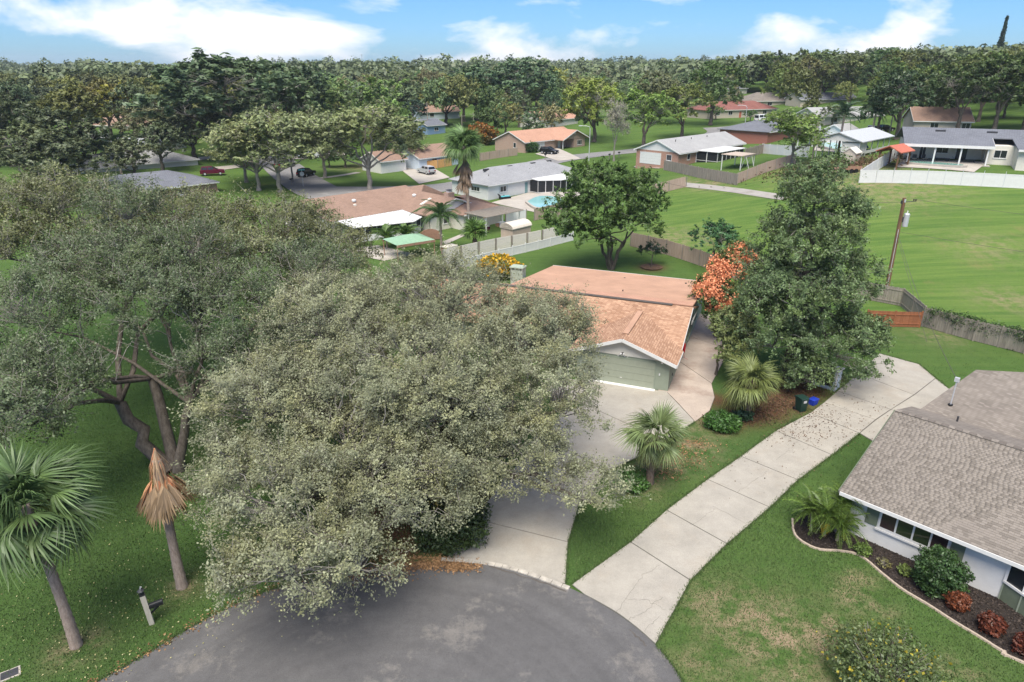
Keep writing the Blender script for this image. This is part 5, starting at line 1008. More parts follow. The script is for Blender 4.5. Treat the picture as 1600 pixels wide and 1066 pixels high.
# further houses
house('slate_roof_house', 'dark slate roofed brick house behind the spreading field tree', (58,161), 45, 22, 12, 'brick_dark', 'shingle_slate', 2.6, 1.8, True)
p = G(1105,186); house('red_roof_house', 'long beige house with dark red roof on the rise', (p.x,p.y), 22, 28, 11, 'beige', 'shingle_red', 2.7, 2.2, True, opens=tuple(('window','S',x,1.0,1.6,1.2,('trim_white','glass'),2) for x in (4,9,17,23))+(('door','S',13,0,1.1,2.1,('trim_white','red_roof_tile'),1),))
p = G(1172,170); house('tan_roof_house', 'tan hip roofed house behind the dark red roof', (p.x,p.y), 15, 30, 12, 'beige', 'shingle_taupe', 2.7, 2.6, True, opens=(('window','S',8,1,2,1.2,('trim_white','glass'),2),('window','S',20,1,2,1.2,('trim_white','glass'),2)))
p = G(1276,198); house('long_pale_house', 'long low house with pale grey roof behind the queen palms', (p.x,p.y), 15, 20, 9, 'cream', 'shingle_pale', 2.6, 1.8, opens=(('window','S',5,1,2,1.2,('trim_white','glass'),2),('window','S',14,1,2,1.2,('trim_white','glass'),2)))
p = G(1425,208); house('hill_house', 'beige gabled house with brown roof half hidden by hillside trees', (p.x,p.y), -15, 11, 9, 'beige', 'shingle_brown', 2.7, 2.4, opens=(('window','S',4,1,1.6,1.2,('trim_white','glass'),2),('window','S',10,1,1.6,1.2,('trim_white','glass'),2)))
p = G(1130,152); house('ridge_house', 'small pale house with grey gable high among the trees', (p.x,p.y), 30, 14, 9, 'cream', 'shingle_slate', 3.5, 2.6, opens=(('window','S',4,1,1.6,1.4,('trim_white','glass'),2),))
p = G(1250,168); house('roadside_house', 'tan house with a chimney wall below the dark wooded hill', (p.x,p.y), 10, 22, 10, 'beige', 'shingle_slate', 2.7, 2.0, opens=(('window','S',5,1,1.8,1.2,('trim_white','glass'),2),))
p = G(845,202); house('orange_roof_house', 'pale house with orange roof beyond the brick house', (p.x,p.y), 45, 18, 10, 'cream', 'shingle_orange', 2.7, 2.2, opens=(('window','S',5,1,1.6,1.2,('trim_white','glass'),2),('window','W',5,1,1.6,1.2,('trim_white','glass'),2)))
p = G(668,211); house('blue_cottage', 'small blue walled building at the end of the street', (p.x,p.y), 45, 7, 9, 'blue_wall', 'shingle_slate', 2.7, 1.4, axis='x', opens=(('window','S',3.5,1,1.6,1.0,('trim_white','glass'),2),))
p = G(655,188); house('far_brown_house', 'far pale house with brown roof between street trees', (p.x,p.y), 30, 16, 10, 'pale_blue', 'shingle_brown', 2.7, 2.2, opens=(('window','S',5,1,1.6,1.2,('trim_white','glass'),2),))
p = G(490,150); house('far_white_house', 'far white house front peeping between tree crowns', (p.x,p.y), 20, 20, 10, 'white_wall', 'shingle_pale', 4, 2.4, opens=(('window','S',5,1,1.6,1.6,('trim_white','glass'),2),('window','S',12,1,1.6,1.6,('trim_white','glass'),2)))
# left houses behind the oaks
def roof_at(px, py, z): q = at(px, py, z); return (q.x, q.y, 0)
q = at(300,292,2.5); house('grey_roof_house', 'dark slate roofed house with red brick end behind the oaks', (q.x-12,q.y-9,.0), 45, 20, 12, 'brick', 'shingle_slate', 2.6, 1.9, True, opens=(('window','S',14,1,1.6,1.2,('trim_white','glass'),2),))
q = at(235,268,2.5); house('grey_roof_house', 'light grey hip roofed house beside the maroon car', (q.x-14,q.y-2,.5), 45, 24, 11, 'cream', 'shingle_pale', 2.6, 2.0, True)
q = at(165,232,3); house('metal_roof_house', 'long pale metal roofed house under dark trees', (q.x-6,q.y+4,1.2), -20, 24, 7, 'cream', 'grey_metal_roof', 2.6, 1.2)
q = at(180,206,4); house('attic_house', 'brown roofed house with small white attic windows among dark trees', (q.x-6,q.y,3), -10, 20, 10, 'cream', 'shingle_brown', 3.0, 2.4, opens=(('window','S',15,1.2,1.5,1.3,('trim_white','glass'),2),('window','S',17.3,1.2,1.5,1.3,('trim_white','glass'),2)))
# J: house with patio columns on the rise
zj = 8.0; J = thing('patio_house', 'pale stucco house with slate roof and white pillared patio above the field', 'house', (62.0,110.2,zj), R(-22))
MB().box(0,26,4.2,12.5,-1.5,2.7).box(10.8,26,1.0,4.2,-1.5,2.7).box(14.2,26,-1.6,1.0,-1.5,2.6).build('wall', 'cream', J)
MB().extr([(-.6,2.55),(6.0,4.6),(13.2,2.4),(13.2,2.54),(6.0,4.74),(-.6,2.69)], -.8, 11.3).build('roof', 'shingle_slate', J); MB().extr([(2.6,3.54),(6.0,4.602),(13.2,2.4),(13.2,2.54),(6.0,4.742),(2.6,3.68)], 11.302, 27).build('roof', 'shingle_slate', J)
MB().extr([(-2.2,2.35),(2.598,3.53),(2.598,3.68),(-2.2,2.5)], 13.9, 27).build('roof', 'shingle_slate', J); MB().box(-.8,11.3,-.66,-.602,2.3,2.72).build('fascia', 'trim_white', J); MB().box(13.9,27,-2.26,-2.202,2.25,2.55).build('fascia', 'trim_white', J); MB().bar((11.32,-.6,2.55),(11.32,2.6,3.56),.04,.25).build('bargeboard', 'trim_white', J)
for x in (.1,3.6,7.1,10.6): MB().box(x-.1,x+.1,-.4,-.2,-.4,2.5).build('column', 'trim_white', J)
MB().box(-.6,11.2,-.7,4.2,-.6,-.1).build('patio_slab', 'paving', J)
for x, w, h, z in ((2.6,.9,2.0,.0),(5.3,1.7,1.0,1.0),(8.0,1.6,2.0,0)): opening(J, 'window', 'S', x, z, w, h, 0, 0, ('trim_white','glass'), 2, 0, 4.2)
opening(J, 'window', 'S', 12.5, .9, 1.7, 1.2, 0, 0, ('trim_white','glass'), 2, 0, 1.0); opening(J, 'window', 'W', 2.6, .6, .5, 1.6, 0, 0, ('trim_white','glass'), 1, 10.8, 0); opening(J, 'window', 'S', 19, 1.3, 1.6, .8, 0, 0, ('trim_white','glass'), 1, 0, -1.6)
for x in (4.5,11.5,17.5): MB().box(x-.7,x+.7,4.4,4.7,4.1,4.5).build('roof_vent', 'dark_metal', J)
def lounge(px, py, nm, lb, rz):
    t = thing('patio_'+nm, lb, nm, J.matrix_basis @ Vector((px,py,-.1)), rz)
    if nm == 'chair':
        MB().box(-.3,.3,-.3,.3,.38,.46).build('seat', 'tan_metal', t); MB().box(-.3,.3,.25,.3,.46,1.0).build('backrest', 'dark_metal', t)
        for sx in (-.26,.26):
            for sy in (-.26,.26): MB().box(sx-.03,sx+.03,sy-.03,sy+.03,0,.38).build('leg', 'dark_metal', t)
    else:
        MB().box(-1,1,-.4,.4,.5,.58).build('top', 'dark_metal' if nm == 'table' else 'car_black', t)
        for sx in (-.8,.8): MB().box(sx-.04,sx+.04,-.3,.3,0,.5).build('leg', 'dark_metal', t)
lounge(1.3,1.6,'chair','patio chair of the pillared patio nearest the red gazebo',R(-22)); lounge(2.8,1.9,'chair','patio chair between the pillars by the patio window',R(20)); lounge(5.2,1.8,'table','low dark table in the middle of the pillared patio',R(-22)); lounge(8.6,1.4,'lounger','dark covered lounger on the pillared patio beside the recessed window',R(-22))
gzb = thing('red_gazebo', 'brown timber gazebo with salmon red roof inside the white fence', 'gazebo', gz(1394,261), R(40)); 
for x in (-2,2):
    for y in (-1.4,1.4): MB().box(x-.1,x+.1,y-.1,y+.1,-.3,2.3).build('post', 'pole_wood', gzb); MB().bar((x,y,1.7),(x*.7,y,2.25),.08).build('brace', 'pole_wood', gzb)
for y in (-1.4,1.4): MB().box(-2.3,2.3,y-.08,y+.08,2.302,2.48).build('beam', 'pole_wood', gzb)
gable_roof(MB(), -2.3,2.3,-1.6,1.6,2.5,.75,.3).build('roof', 'red_roof_tile', gzb)
cp = thing('carport', 'open carport with grey-green metal gable roof beside white fence', 'carport', (58.5,118.5,7.5), R(45)); gable_roof(MB(), 0,15,0,7.5,2.6,1.2,.4).build('roof', 'grey_metal_roof', cp)
for x in np.linspace(.2,14.8,6):
    for y in (.2,7.3): MB().box(x-.07,x+.07,y-.07,y+.07,-.5,2.6).build('post', 'trim_white', cp)
MB().extr([(0,2.5),(7.5,2.5),(3.75,3.7)], .02, .08).build('gable', 'white_wall', cp); MB().box(.3,4,.3,3.2,-.3,2.3).build('store_room', 'white_wall', cp); MB().box(0,15,.1,.14,.4,.9).build('rail', 'trim_white', cp)
bt = thing('covered_boat', 'dark blue tarpaulin covered boat beside the open carport', 'boat', gz(1345,238), R(45)); hull = [(-2.6,-.2),(-2.4,-.95),(.8,-1.0),(2.6,0),(.8,1.0),(-2.4,.95),(-2.6,.2)]
MB().prism([(x*.8,y*.7) for x,y in hull],.4,.8).build('hull', 'white_paint', bt); MB().add([(x,y,.81) for x,y in hull]+[(-1.8,0,2.0),(.6,0,2.1)], [(0,1,7),(1,2,8,7),(2,3,8),(3,4,8),(4,5,7,8),(5,6,7),(6,0,7)]).build('tarp', 'blue_tarp', bt)
for sx in (-.9,.9): MB().tube([(-.6,sx-.1,.35),(-.6,sx+.1,.35)],.35,12).build('trailer_wheel', 'tyre', bt)
bs = thing('beige_shed', 'small beige hexagonal fronted shed below the carport', 'shed', gz(1334,258), R(45)); MB().box(0,2.4,0,2,-.4,1.8).build('wall', 'beige', bs); gable_roof(MB(),0,2.4,0,2,1.8,.7,.15).build('roof', 'cream', bs); MB().extr([(0,1.8),(2,1.8),(1,2.5)],.001,.05).build('gable', 'beige', bs); opening(bs,'door','W',1.0,.02,.8,1.6,0,0,('cream','beige'),1)
tl = thing('utility_trailer', 'rusty flatbed trailer with two wheels beside brush pile', 'trailer', gz(1322,270), R(10)); MB().box(-2,2,-.9,.9,.55,.7).build('bed', 'rust_tarp', tl)
for x in (.2,1.0):
    for y in (-1.0,.86): MB().tube([(x,y,.35),(x,y+.14,.35)],.35,12).build('wheel', 'tyre', tl)
MB().bar((-2,0,.6),(-3.4,0,.55),.1).build('drawbar', 'dark_metal', tl); MB().box(-2,2,-.9,-.85,.7,1.1).build('side_rail', 'rust_tarp', tl)
# pool-side neighbours
cb = thing('cabana', 'open white cabana beside the far pale blue pool', 'cabana', gz(1276,226), R(30)); MB().box(-4,4,-2,2,2.4,2.55).build('roof', 'grey_metal_roof', cb)
for x in (-3.8,0,3.8):
    for y in (-1.8,1.8): MB().box(x-.08,x+.08,y-.08,y+.08,-.6,2.4).build('post', 'trim_white', cb)
house('white_cottage', 'white cottage with blue door by the far pool', tuple(G(1318,226)), 40, 6, 5, 'white_wall', 'shingle_pale', 2.5, 1.2, opens=(('door','S',2,0,.9,2,('trim_white','blue_wall'),1),('window','S',4.2,1.0,1.2,1.0,('trim_white','blue_wall'),2)))

# ------------------------------------------------------------------ vehicles
def car(name, label, px, py, rz, paint, kind='suv', cat='car'):
    t = thing(name, label, cat, gz(px,py) if py else px, R(rz)); t.location.z += .1; L = {'suv':4.6,'van':5.3,'truck':5.6,'sedan':4.6}[kind]; Wd = .92; h = L/2
    if kind == 'suv': low = [(-h,.35),(-h,.95),(-h+.1,1.05),(h-1.3,1.05),(h-.15,.9),(h,.7),(h,.35)]; cab = [(-h+.12,1.05),(-h+.35,1.62),(h-2.4,1.68),(h-1.3,1.05)]
    elif kind == 'van': low = [(-h,.35),(-h,1.1),(h-1.0,1.1),(h-.1,.95),(h,.7),(h,.35)]; cab = [(-h+.02,1.1),(-h+.1,2.05),(h-1.9,2.1),(h-1.0,1.1)]
    elif kind == 'truck': low = [(-h,.45),(-h,1.05),(h-1.4,1.1),(h-.1,1.0),(h,.8),(h,.4)]; cab = [(-.4,1.06),(-.2,1.75),(h-2.3,1.78),(h-1.5,1.1)]
    else: low = [(-h,.35),(-h,.85),(-h+.15,.95),(h-1.2,.92),(h-.1,.8),(h,.6),(h,.35)]; cab = [(-h+.7,.94),(-h+1.4,1.42),(h-2.2,1.45),(h-1.2,.92)]
    def ex(prof, y0, y1, taper=0):
        n = len(prof); return MB().add([(x,y0+(taper if z > 1.2 else 0),z) for x,z in prof]+[(x,y1-(taper if z > 1.2 else 0),z) for x,z in prof], [tuple(range(n)), tuple(range(2*n-1,n-1,-1))]+[(i,n+i,n+(i+1) % n,(i+1) % n) for i in range(n)])
    b = ex(low,-Wd,Wd).build('body', paint, t); c = ex(cab,-Wd+.03,Wd-.03,.13).build('cabin', paint, t)
    zc = (min(z for _,z in cab)+max(z for _,z in cab))/2
    xs = [cab[0][0]*.5+cab[1][0]*.5, cab[2][0]*.5+cab[3][0]*.5]; zl, zh = zc-.2, max(z for _,z in cab)-.1
    for sg in (-1,1):
        y = sg*(Wd-.03); k = .115
        for a, b2 in ((.05,.48),(.52,.95)):
            xa, xb = xs[0]+(xs[1]-xs[0])*a, xs[0]+(xs[1]-xs[0])*b2
            MB().add([(xa,y+sg*.004,zl),(xb,y+sg*.004,zl),(xb-.08,y-sg*(k-.01)+sg*.004,zh),(xa+.08,y-sg*(k-.01)+sg*.004,zh)], [(0,1,2,3)]).build('side_window', 'car_glass', c)
    for (p, q_) in ((cab[2],cab[3]),(cab[1],cab[0])):
        sg = 1 if q_[0] > p[0] else -1; MB().add([(p[0]+sg*.05+(q_[0]-p[0])*.1,-Wd+.22,p[1]-(p[1]-q_[1])*.1),(p[0]+sg*.05+(q_[0]-p[0])*.1,Wd-.22,p[1]-(p[1]-q_[1])*.1),(q_[0]+sg*.02,Wd-.12,q_[1]+.07),(q_[0]+sg*.02,-Wd+.12,q_[1]+.07)], [(0,1,2,3)]).build('windscreen', 'car_glass', c)
    for x in (-h+.85,h-.85):
        for y in (-Wd+.02,Wd-.24):
            w = MB().tube([(x,y-.03,.33),(x,y+.25,.33)],.33,16).build('wheel', 'tyre', t); MB().tube([(x,y-.04,.33),(x,y+.26,.33)],.2,12).build('rim', 'galv', w)
    for sy in (-.7,.7):
        MB().box(h-.06,h+.015,sy-.18,sy+.18,.6,.74).build('headlight', 'lamp_clear', t); MB().box(-h-.015,-h+.05,sy-.14,sy+.14,.7,.92).build('tail_light', 'lamp_red', t)
    MB().box(-h-.03,-h+.02,-.8,.8,.38,.55).build('bumper', 'dark_metal', t); MB().box(h-.02,h+.03,-.8,.8,.38,.55).build('bumper', 'dark_metal', t)
    return t
car('parked_suv', 'silver SUV parked on the pad of the pale blue-grey house', 666,272, 130, 'silver'); car('parked_car', 'dark car in front of the white garage door of the brick house', 858,241, -40, 'car_black')
car('parked_suv', 'black SUV at the street corner near the stop sign', 479,276, 75, 'car_black'); car('pickup_truck', 'white pickup parked beyond the corner lawn', 485,247, 10, 'car_white', 'truck', 'truck')
car('parked_car', 'bright red car on the grass beyond the slate roof', 272,249, 30, 'red_paint', 'sedan'); car('parked_suv', 'maroon SUV beside the dark slate roof', 333,274, 20, 'maroon', 'suv')
car('parked_van', 'white van beside the dark red roofed house', 1191,191, 30, 'car_white', 'van', 'van'); car('parked_car', 'dark car behind the carport under hillside trees', 1381,206, 20, 'car_black', 'sedan'); car('pickup_truck', 'grey pickup behind the open carport', 1360,210, 35, 'silver', 'truck', 'truck')
car('parked_car', 'dark car far along the side street', 446,262, 60, 'car_black', 'sedan')

# ------------------------------------------------------------------ street furniture
ss = thing('stop_sign', 'back of a stop sign with street name blade at the corner', 'sign', gz(474,292), R(20)); MB().cyl((0,0),.04,0,3.3,8).build('post', 'galv', ss); MB().extr([(.42*math.cos(a+.39),2.35+.42*math.sin(a+.39)) for a in np.arange(8)*math.pi/4],-.03,-.015).build('octagon', 'galv', ss).rotation_euler = (0,0,R(-90)); MB().box(-.55,.55,-.015,.015,3.0,3.25).build('name_blade', 'teal_canvas', ss)
def lamp(label, px, py, h, rz):
    t = thing('street_lamp', label, 'street lamp', gz(px,py), R(rz)); MB().tube([(0,0,-.2),(0,0,h-.6),(.15,0,h-.2),(.8,0,h),(2.0,0,h+.05)],[.1,.07,.06,.05,.045],8).build('pole', 'galv', t); MB().add([(1.8,-.12,h-.02),(2.5,-.09,h-.0),(2.5,.09,h),(1.8,.12,h-.02),(1.8,-.1,h+.12),(2.45,-.07,h+.08),(2.45,.07,h+.08),(1.8,.1,h+.12)],[(3,2,1,0),(4,5,6,7),(0,1,5,4),(1,2,6,5),(2,3,7,6),(3,0,4,7)]).build('lamp_head', 'galv', t)
p = G(920,254); lamp('curved street lamp beside the grass verge opposite the brick house', 920,254, ZAT(p,197)-p.z, 180); p = G(1163,203); lamp('curved street lamp in front of the dark red roof', 1163,203, ZAT(p,165)-p.z, 160)
def pole(label, px, py, top, tr=False):
    p = G(px,py); t = thing('utility_pole', label, 'utility pole', p); h = max(5, ZAT(p,top)-p.z); MB().tube([(0,0,-.3),(0,0,h)],[.16,.1],8).build('pole', 'wood_grey', t); MB().bar((-1.1,0,h-.5),(1.1,0,h-.5),.1).build('crossarm', 'wood_grey', t)
    for x in (-1,0,1): MB().cyl((x,0),.05,h-.45,h-.25,6).build('insulator', 'galv', t)
    if tr: MB().cyl((.35,-.1),.26,h-2.6,h-1.5,12).build('transformer', 'galv', t)
pole('grey utility pole with transformer beside the spreading field tree', 1269,248,183,True); pole('grey utility pole above the open carport roof', 1389,212,170); pole('slim pole by the far blue cottage', 669,208,160); pole('slim pole beyond the tall skirted palm', 740,203,176); pole('slim pole beside the silver car house', 722,205,184); pole('tall pole in the far dark woods', 146,140,95); pole('tall pole on the distant wooded ridge', 568,125,85); pole('tall pole above the central far trees', 925,128,90); pole('slim pole on the far wooded skyline', 723,130,90)
def postbox(label, px, py):
    t = thing('roadside_mailbox', label, 'mailbox', gz(px,py), R(45)); MB().box(-.06,.06,-.06,.06,-.1,1.1).build('post', 'wood_grey', t); MB().extr([(-.12,1.1),(.12,1.1),(.12,1.25),(0,1.34),(-.12,1.25)],-.3,.3).build('box', 'car_black', t)
postbox('black roadside mailbox by the side street', 456,290); postbox('black roadside mailbox beside the white house lawn', 852,250); postbox('white topped mailbox by the grey bare tree', 952,250); postbox('dark roadside mailbox below the street lamp', 967,247)

# ------------------------------------------------------------------ middle-distance and far trees: a few shared kinds, each tree its own object
def kind(seed, lobes, fork, tr, ncl, cr, nl, ls, shell=.5, bk='bark', lf='leaf', nt=2, **k): return tree_meshes('t', lobes, fork, tr, ncl, cr, nl, ls, seed, shell, bk, lf, nt, .03, **k)
# unit kinds are about 10 m high and 10 m wide
KIND = {
 'broad': [kind(s, [(0,0,6.2,4.,4.,3.1,1),(r()*2,r()*2,7.6,2.4,2.4,1.9,1),(2.6,.5,5.,2.2,2.2,1.8,1),(-2.5,-.8,5.2,2.3,2.3,1.9,1),(.3,-2.6,4.8,2.2,2.,1.7,1)], (0,0,2.4), .32, 110, 1.05, 7500, .42) for s, r in ((101, lambda: .6), (102, lambda: -.6), (103, lambda: .1))],
 'round': [kind(s, [(0,0,5.8,4.4,4.4,3.9,1),(1.4,-1.2,7.2,2.6,2.6,2.3,1),(-1.6,-.8,6.6,2.6,2.6,2.4,1),(0,-2.2,4.6,2.6,2.2,2.,1)], (0,0,2.2), .3, 120, .95, 8000, .36, .6) for s in (111,112)],
 'open': [kind(s, [(0,0,7.6,2.8,2.8,1.9,1),(2.4,.3,6.6,2.2,2.,1.5,1),(-2.6,0,6.4,2.2,2.,1.6,1),(.6,-2,5.6,2.2,1.8,1.2,1),(-1,1.6,8.4,2.,2.,1.6,1),(3.2,-.6,4.6,1.6,1.6,1.2,.8),(-2.6,-1,4.4,1.7,1.6,1.2,.8),(.2,-2.4,4.2,1.6,1.4,1.,.7)], (0,0,2.4), .22, 150, .9, 8500, .33, .35, 'bark_grey', 'leaf', 5) for s in (121,122)],
 'tall': [kind(s, [(0,0,5.2,3.,3.,3.2,1),(.4,0,8,2.,2.,1.9,1),(-.8,-.6,3.6,2.6,2.6,1.8,1),(1,-.4,6.4,2.1,2.1,2.,1)], (0,0,2), .26, 100, .9, 6500, .36, .55) for s in (131,132)],
 'bare': [kind(141, [(0,0,6.8,2.6,2.6,2.6,1),(1,0,4.8,2.2,2.2,1.6,1),(-1.2,0,5.6,2.2,2.,1.8,1)], (0,0,2.4), .2, 110, .8, 2600, .24, .2, 'bark_grey', 'leaf_pale', 9)],
}
def conifer(seed):
    rng = np.random.default_rng(seed); X = []; paths, rads = [np.array([(0,0,0),(0,0,5),(0,0,12.)])], [np.array([.22,.14,.03])]
    for k in range(13):
        z = 3+k*.7; n = 6; L = 1.9*(1-k/14)
        for j in range(n): a = j*6.283/n+k*.5; e = np.array([math.cos(a)*L, math.sin(a)*L, z+.2]); paths.append(np.linspace(np.array([0,0,z]), e, 3)); rads.append(np.array([.05,.03,.01])); X.append(np.linspace(np.array([0,0,z]), e, 60)+rng.normal(size=(60,3))*.2)
    V, F_ = tubes_np(paths, rads, 5); return npmesh('trunk', V, F_, 'bark'), None, leaves('crown', np.concatenate(X), .55, rng, 'leaf', .4)
KIND['conifer'] = [conifer(151)]
rt = random.Random(12); OCC = []
def T(kd, label, px, py, top, w, col, group=None, loc=None, name=None, rz=None):
    p = Vector(loc) if loc is not None else G(px, py)
    h = ZAT(p, top)-p.z if top else 10; wm = w*depth(p)/FPX if top else w
    ms = KIND[kd][rt.randrange(len(KIND[kd]))]; k = rt.uniform(.92, 1.08); OCC.append((p.x, p.y, wm*.4))
    return place_tree(name or 'street_tree', label, ms, p, tuple(c*k*1.9 for c in col), rt.uniform(0, 6.28) if rz is None else rz, (wm/9.6, wm/9.6, h/10.2), group)
DG, MG, YG, OL, GR = (.05,.085,.035), (.085,.14,.04), (.14,.175,.045), (.13,.155,.07), (.16,.165,.11)
for a in (
 ('open','tall grey-limbed oak standing at the street corner junction',578,296,156,180,OL), ('open','grey-trunked oak beside the side street and black SUV',438,300,168,165,OL), ('open','slim leaning tree on the corner lawn',458,285,180,70,OL), ('open','pale twin trunk tree behind the grey roof',405,298,178,140,(.14,.155,.07)),
 ('broad','massive dark live oak towering over the grey roofs',370,250,80,260,(.06,.09,.045)), ('broad','dark oak crown beside the massive live oak',455,235,92,150,(.055,.085,.04)), ('round','yellow topped tree among the dark oaks',192,215,130,85,(.17,.17,.03)), ('broad','olive tree behind the attic windows',235,235,160,90,(.1,.105,.055)), ('broad','dusky oak over the red car',305,250,165,120,(.06,.075,.04)),
 ('tall','fresh green tall tree behind the street corner oak',600,225,118,130,(.1,.155,.045)), ('tall','fresh green tree rising behind the corner junction',530,225,125,110,(.1,.15,.05)), ('round','dense dark blue-green tree beside the blue cottage',647,200,155,48,(.025,.05,.035)), ('broad','mid green tree in front of the blue cottage',615,235,172,80,MG),
 ('round','rounded bright green street tree on the far verge',668,160,108,60,(.07,.13,.045)), ('broad','large grey-green tree with wide crown behind the cottages',745,188,100,110,(.06,.1,.05)), ('broad','tall dark tree behind the orange roof',820,185,85,130,(.055,.09,.045)), ('broad','dark tree beside the tall tree behind the orange roof',725,190,110,80,(.06,.1,.045)), ('round','olive bush tree beside the brick gable',790,212,160,60,(.14,.14,.055)), ('round','dark rounded tree behind the orange roofed house',862,200,140,40,(.04,.075,.035)),
 ('round','yellow-green rounded tree behind the dark parked car',928,222,122,110,(.13,.165,.035)), ('bare','bare grey half-leafless tree beside the street verge',959,252,146,72,(.16,.16,.12)), ('round','bright green spreading street tree behind the bare tree',1005,232,138,110,(.1,.155,.035)), ('round','green street tree with orange tinted top',1065,216,128,95,(.105,.13,.035)), ('round','tall dark tree above the dark red roof',1110,196,95,95,(.06,.1,.03)),
 ('open','spreading low-forked green tree at the field corner',1236,258,170,125,(.1,.15,.035)), ('round','small dense dark green tree behind the tan picket fence',1112,418,344,84,(.035,.085,.032)), ('tall','dark narrow tree beside the hillside house',1370,210,110,90,(.03,.055,.02)), ('broad','very dark spreading tree beside the hill house',1400,218,105,110,(.03,.05,.022)),
 ('round','dense dark hillside tree behind the pillared patio house',1552,206,82,120,(.045,.07,.022)), ('round','dark tree above the slate roof of the patio house',1495,206,98,105,(.04,.062,.022)), ('round','dark tree touching the patio house roof near its vents',1455,200,118,60,(.04,.062,.022)), ('round','dark tree behind the stepped end of the patio house',1600,205,70,140,(.04,.062,.02)), ('conifer','dark pointed conifer rising above the wooded hill',1553,112,38,30,(.015,.03,.018)),
 ('round','green ornamental bush in front of the red roofed house',1172,190,172,24,(.05,.1,.03)), ('round','leafy tree by the corner of the red roofed house',1118,187,165,34,(.07,.13,.04)), ('round','olive green bush below the far pale roof',1300,196,162,46,(.07,.09,.035)), ('tall','dark hedge-like tree behind the corner lawn',540,262,225,70,(.04,.07,.03)), ('tall','dark leafy tree on the corner lawn behind the grey oak',515,262,228,50,(.04,.07,.03)), ('round','bush by the entrance below the brick house lamp',1010,242,228,20,(.06,.1,.03)),
 ('open','airy tall tree between the corner oaks and the black SUV',508,278,168,120,OL), ('open','grey-green airy tree beside the maroon SUV',385,285,190,120,(.12,.14,.065)), ('open','thin olive tree beside the pale garage front',628,262,196,84,OL), ('tall','bright green leafy tree behind the pale garage',590,250,165,90,(.09,.145,.04)), ('broad','olive oak standing over the long pale metal roof',215,290,214,90,(.075,.09,.045)), ('broad','dark rounded oak beside the maroon SUV',255,268,190,90,(.06,.078,.04)), ('broad','shadowy oak in front of the long metal roof',95,318,205,150,(.06,.075,.038)), ('broad','dim olive oak below the dark woods beside the metal roof',60,300,190,150,(.07,.085,.04)), ('broad','gloomy oak over the metal roof',110,275,165,140,(.05,.065,.032)), ('broad','dark oak crown on the edge of woods beyond the attic house',20,260,140,130,(.05,.065,.03)), ('broad','shady tree beside the grey hip roof',150,262,205,80,(.035,.055,.028)), ('round','small tree behind the slate roof and maroon SUV',395,262,205,60,(.11,.125,.065)),
): T(*a)
def row(kd, label, grp, xs, by, ty, w, cols):
    for px in xs:
        T(rt.choice(kd), label, px+rt.uniform(-12,12), by+rt.uniform(-5,5), ty+rt.uniform(-9,12), w*rt.uniform(.8,1.25), tuple(c*rt.uniform(.85,1.15) for c in rt.choice(cols)), grp, None, 'woodland_tree')
RC = [(.06,.085,.026),(.07,.09,.026),(.05,.075,.028),(.08,.095,.03)]; MC = [(.095,.14,.055),(.11,.165,.055),(.13,.15,.07),(.09,.13,.065),(.155,.17,.05)]; LC = [(.06,.08,.04),(.075,.088,.04),(.055,.078,.04),(.095,.105,.035)]
RL, ML, LL = ('dark evergreen tree in the dense wooded hillside','trees of the wooded hillside above the field'), ('leafy tree in the woods beyond the street','trees of the middle distance woods'), ('dusky oak in the dark woods beyond the grey roofs','trees of the dark woods beyond the grey roofs')
row(['round','broad'], *RL, range(1215,1620,36), 160, 92, 74, RC); row(['round','tall'], *RL, range(1440,1620,40), 186, 104, 80, RC); row(['round','broad'], *RL, range(1200,1620,42), 140, 76, 66, RC)
row(['round','broad','tall'], *ML, range(640,1110,38), 168, 112, 62, MC); row(['broad','round'], *ML, (560,600,640,700), 195, 130, 80, MC); row(['round'], *ML, (770,812,850), 196, 150, 46, [(.13,.135,.06),(.07,.1,.045)])
row(['broad','round'], *LL, range(0,300,42), 215, 128, 90, LC); row(['broad','tall'], *LL, range(430,600,44), 215, 120, 84, MC)
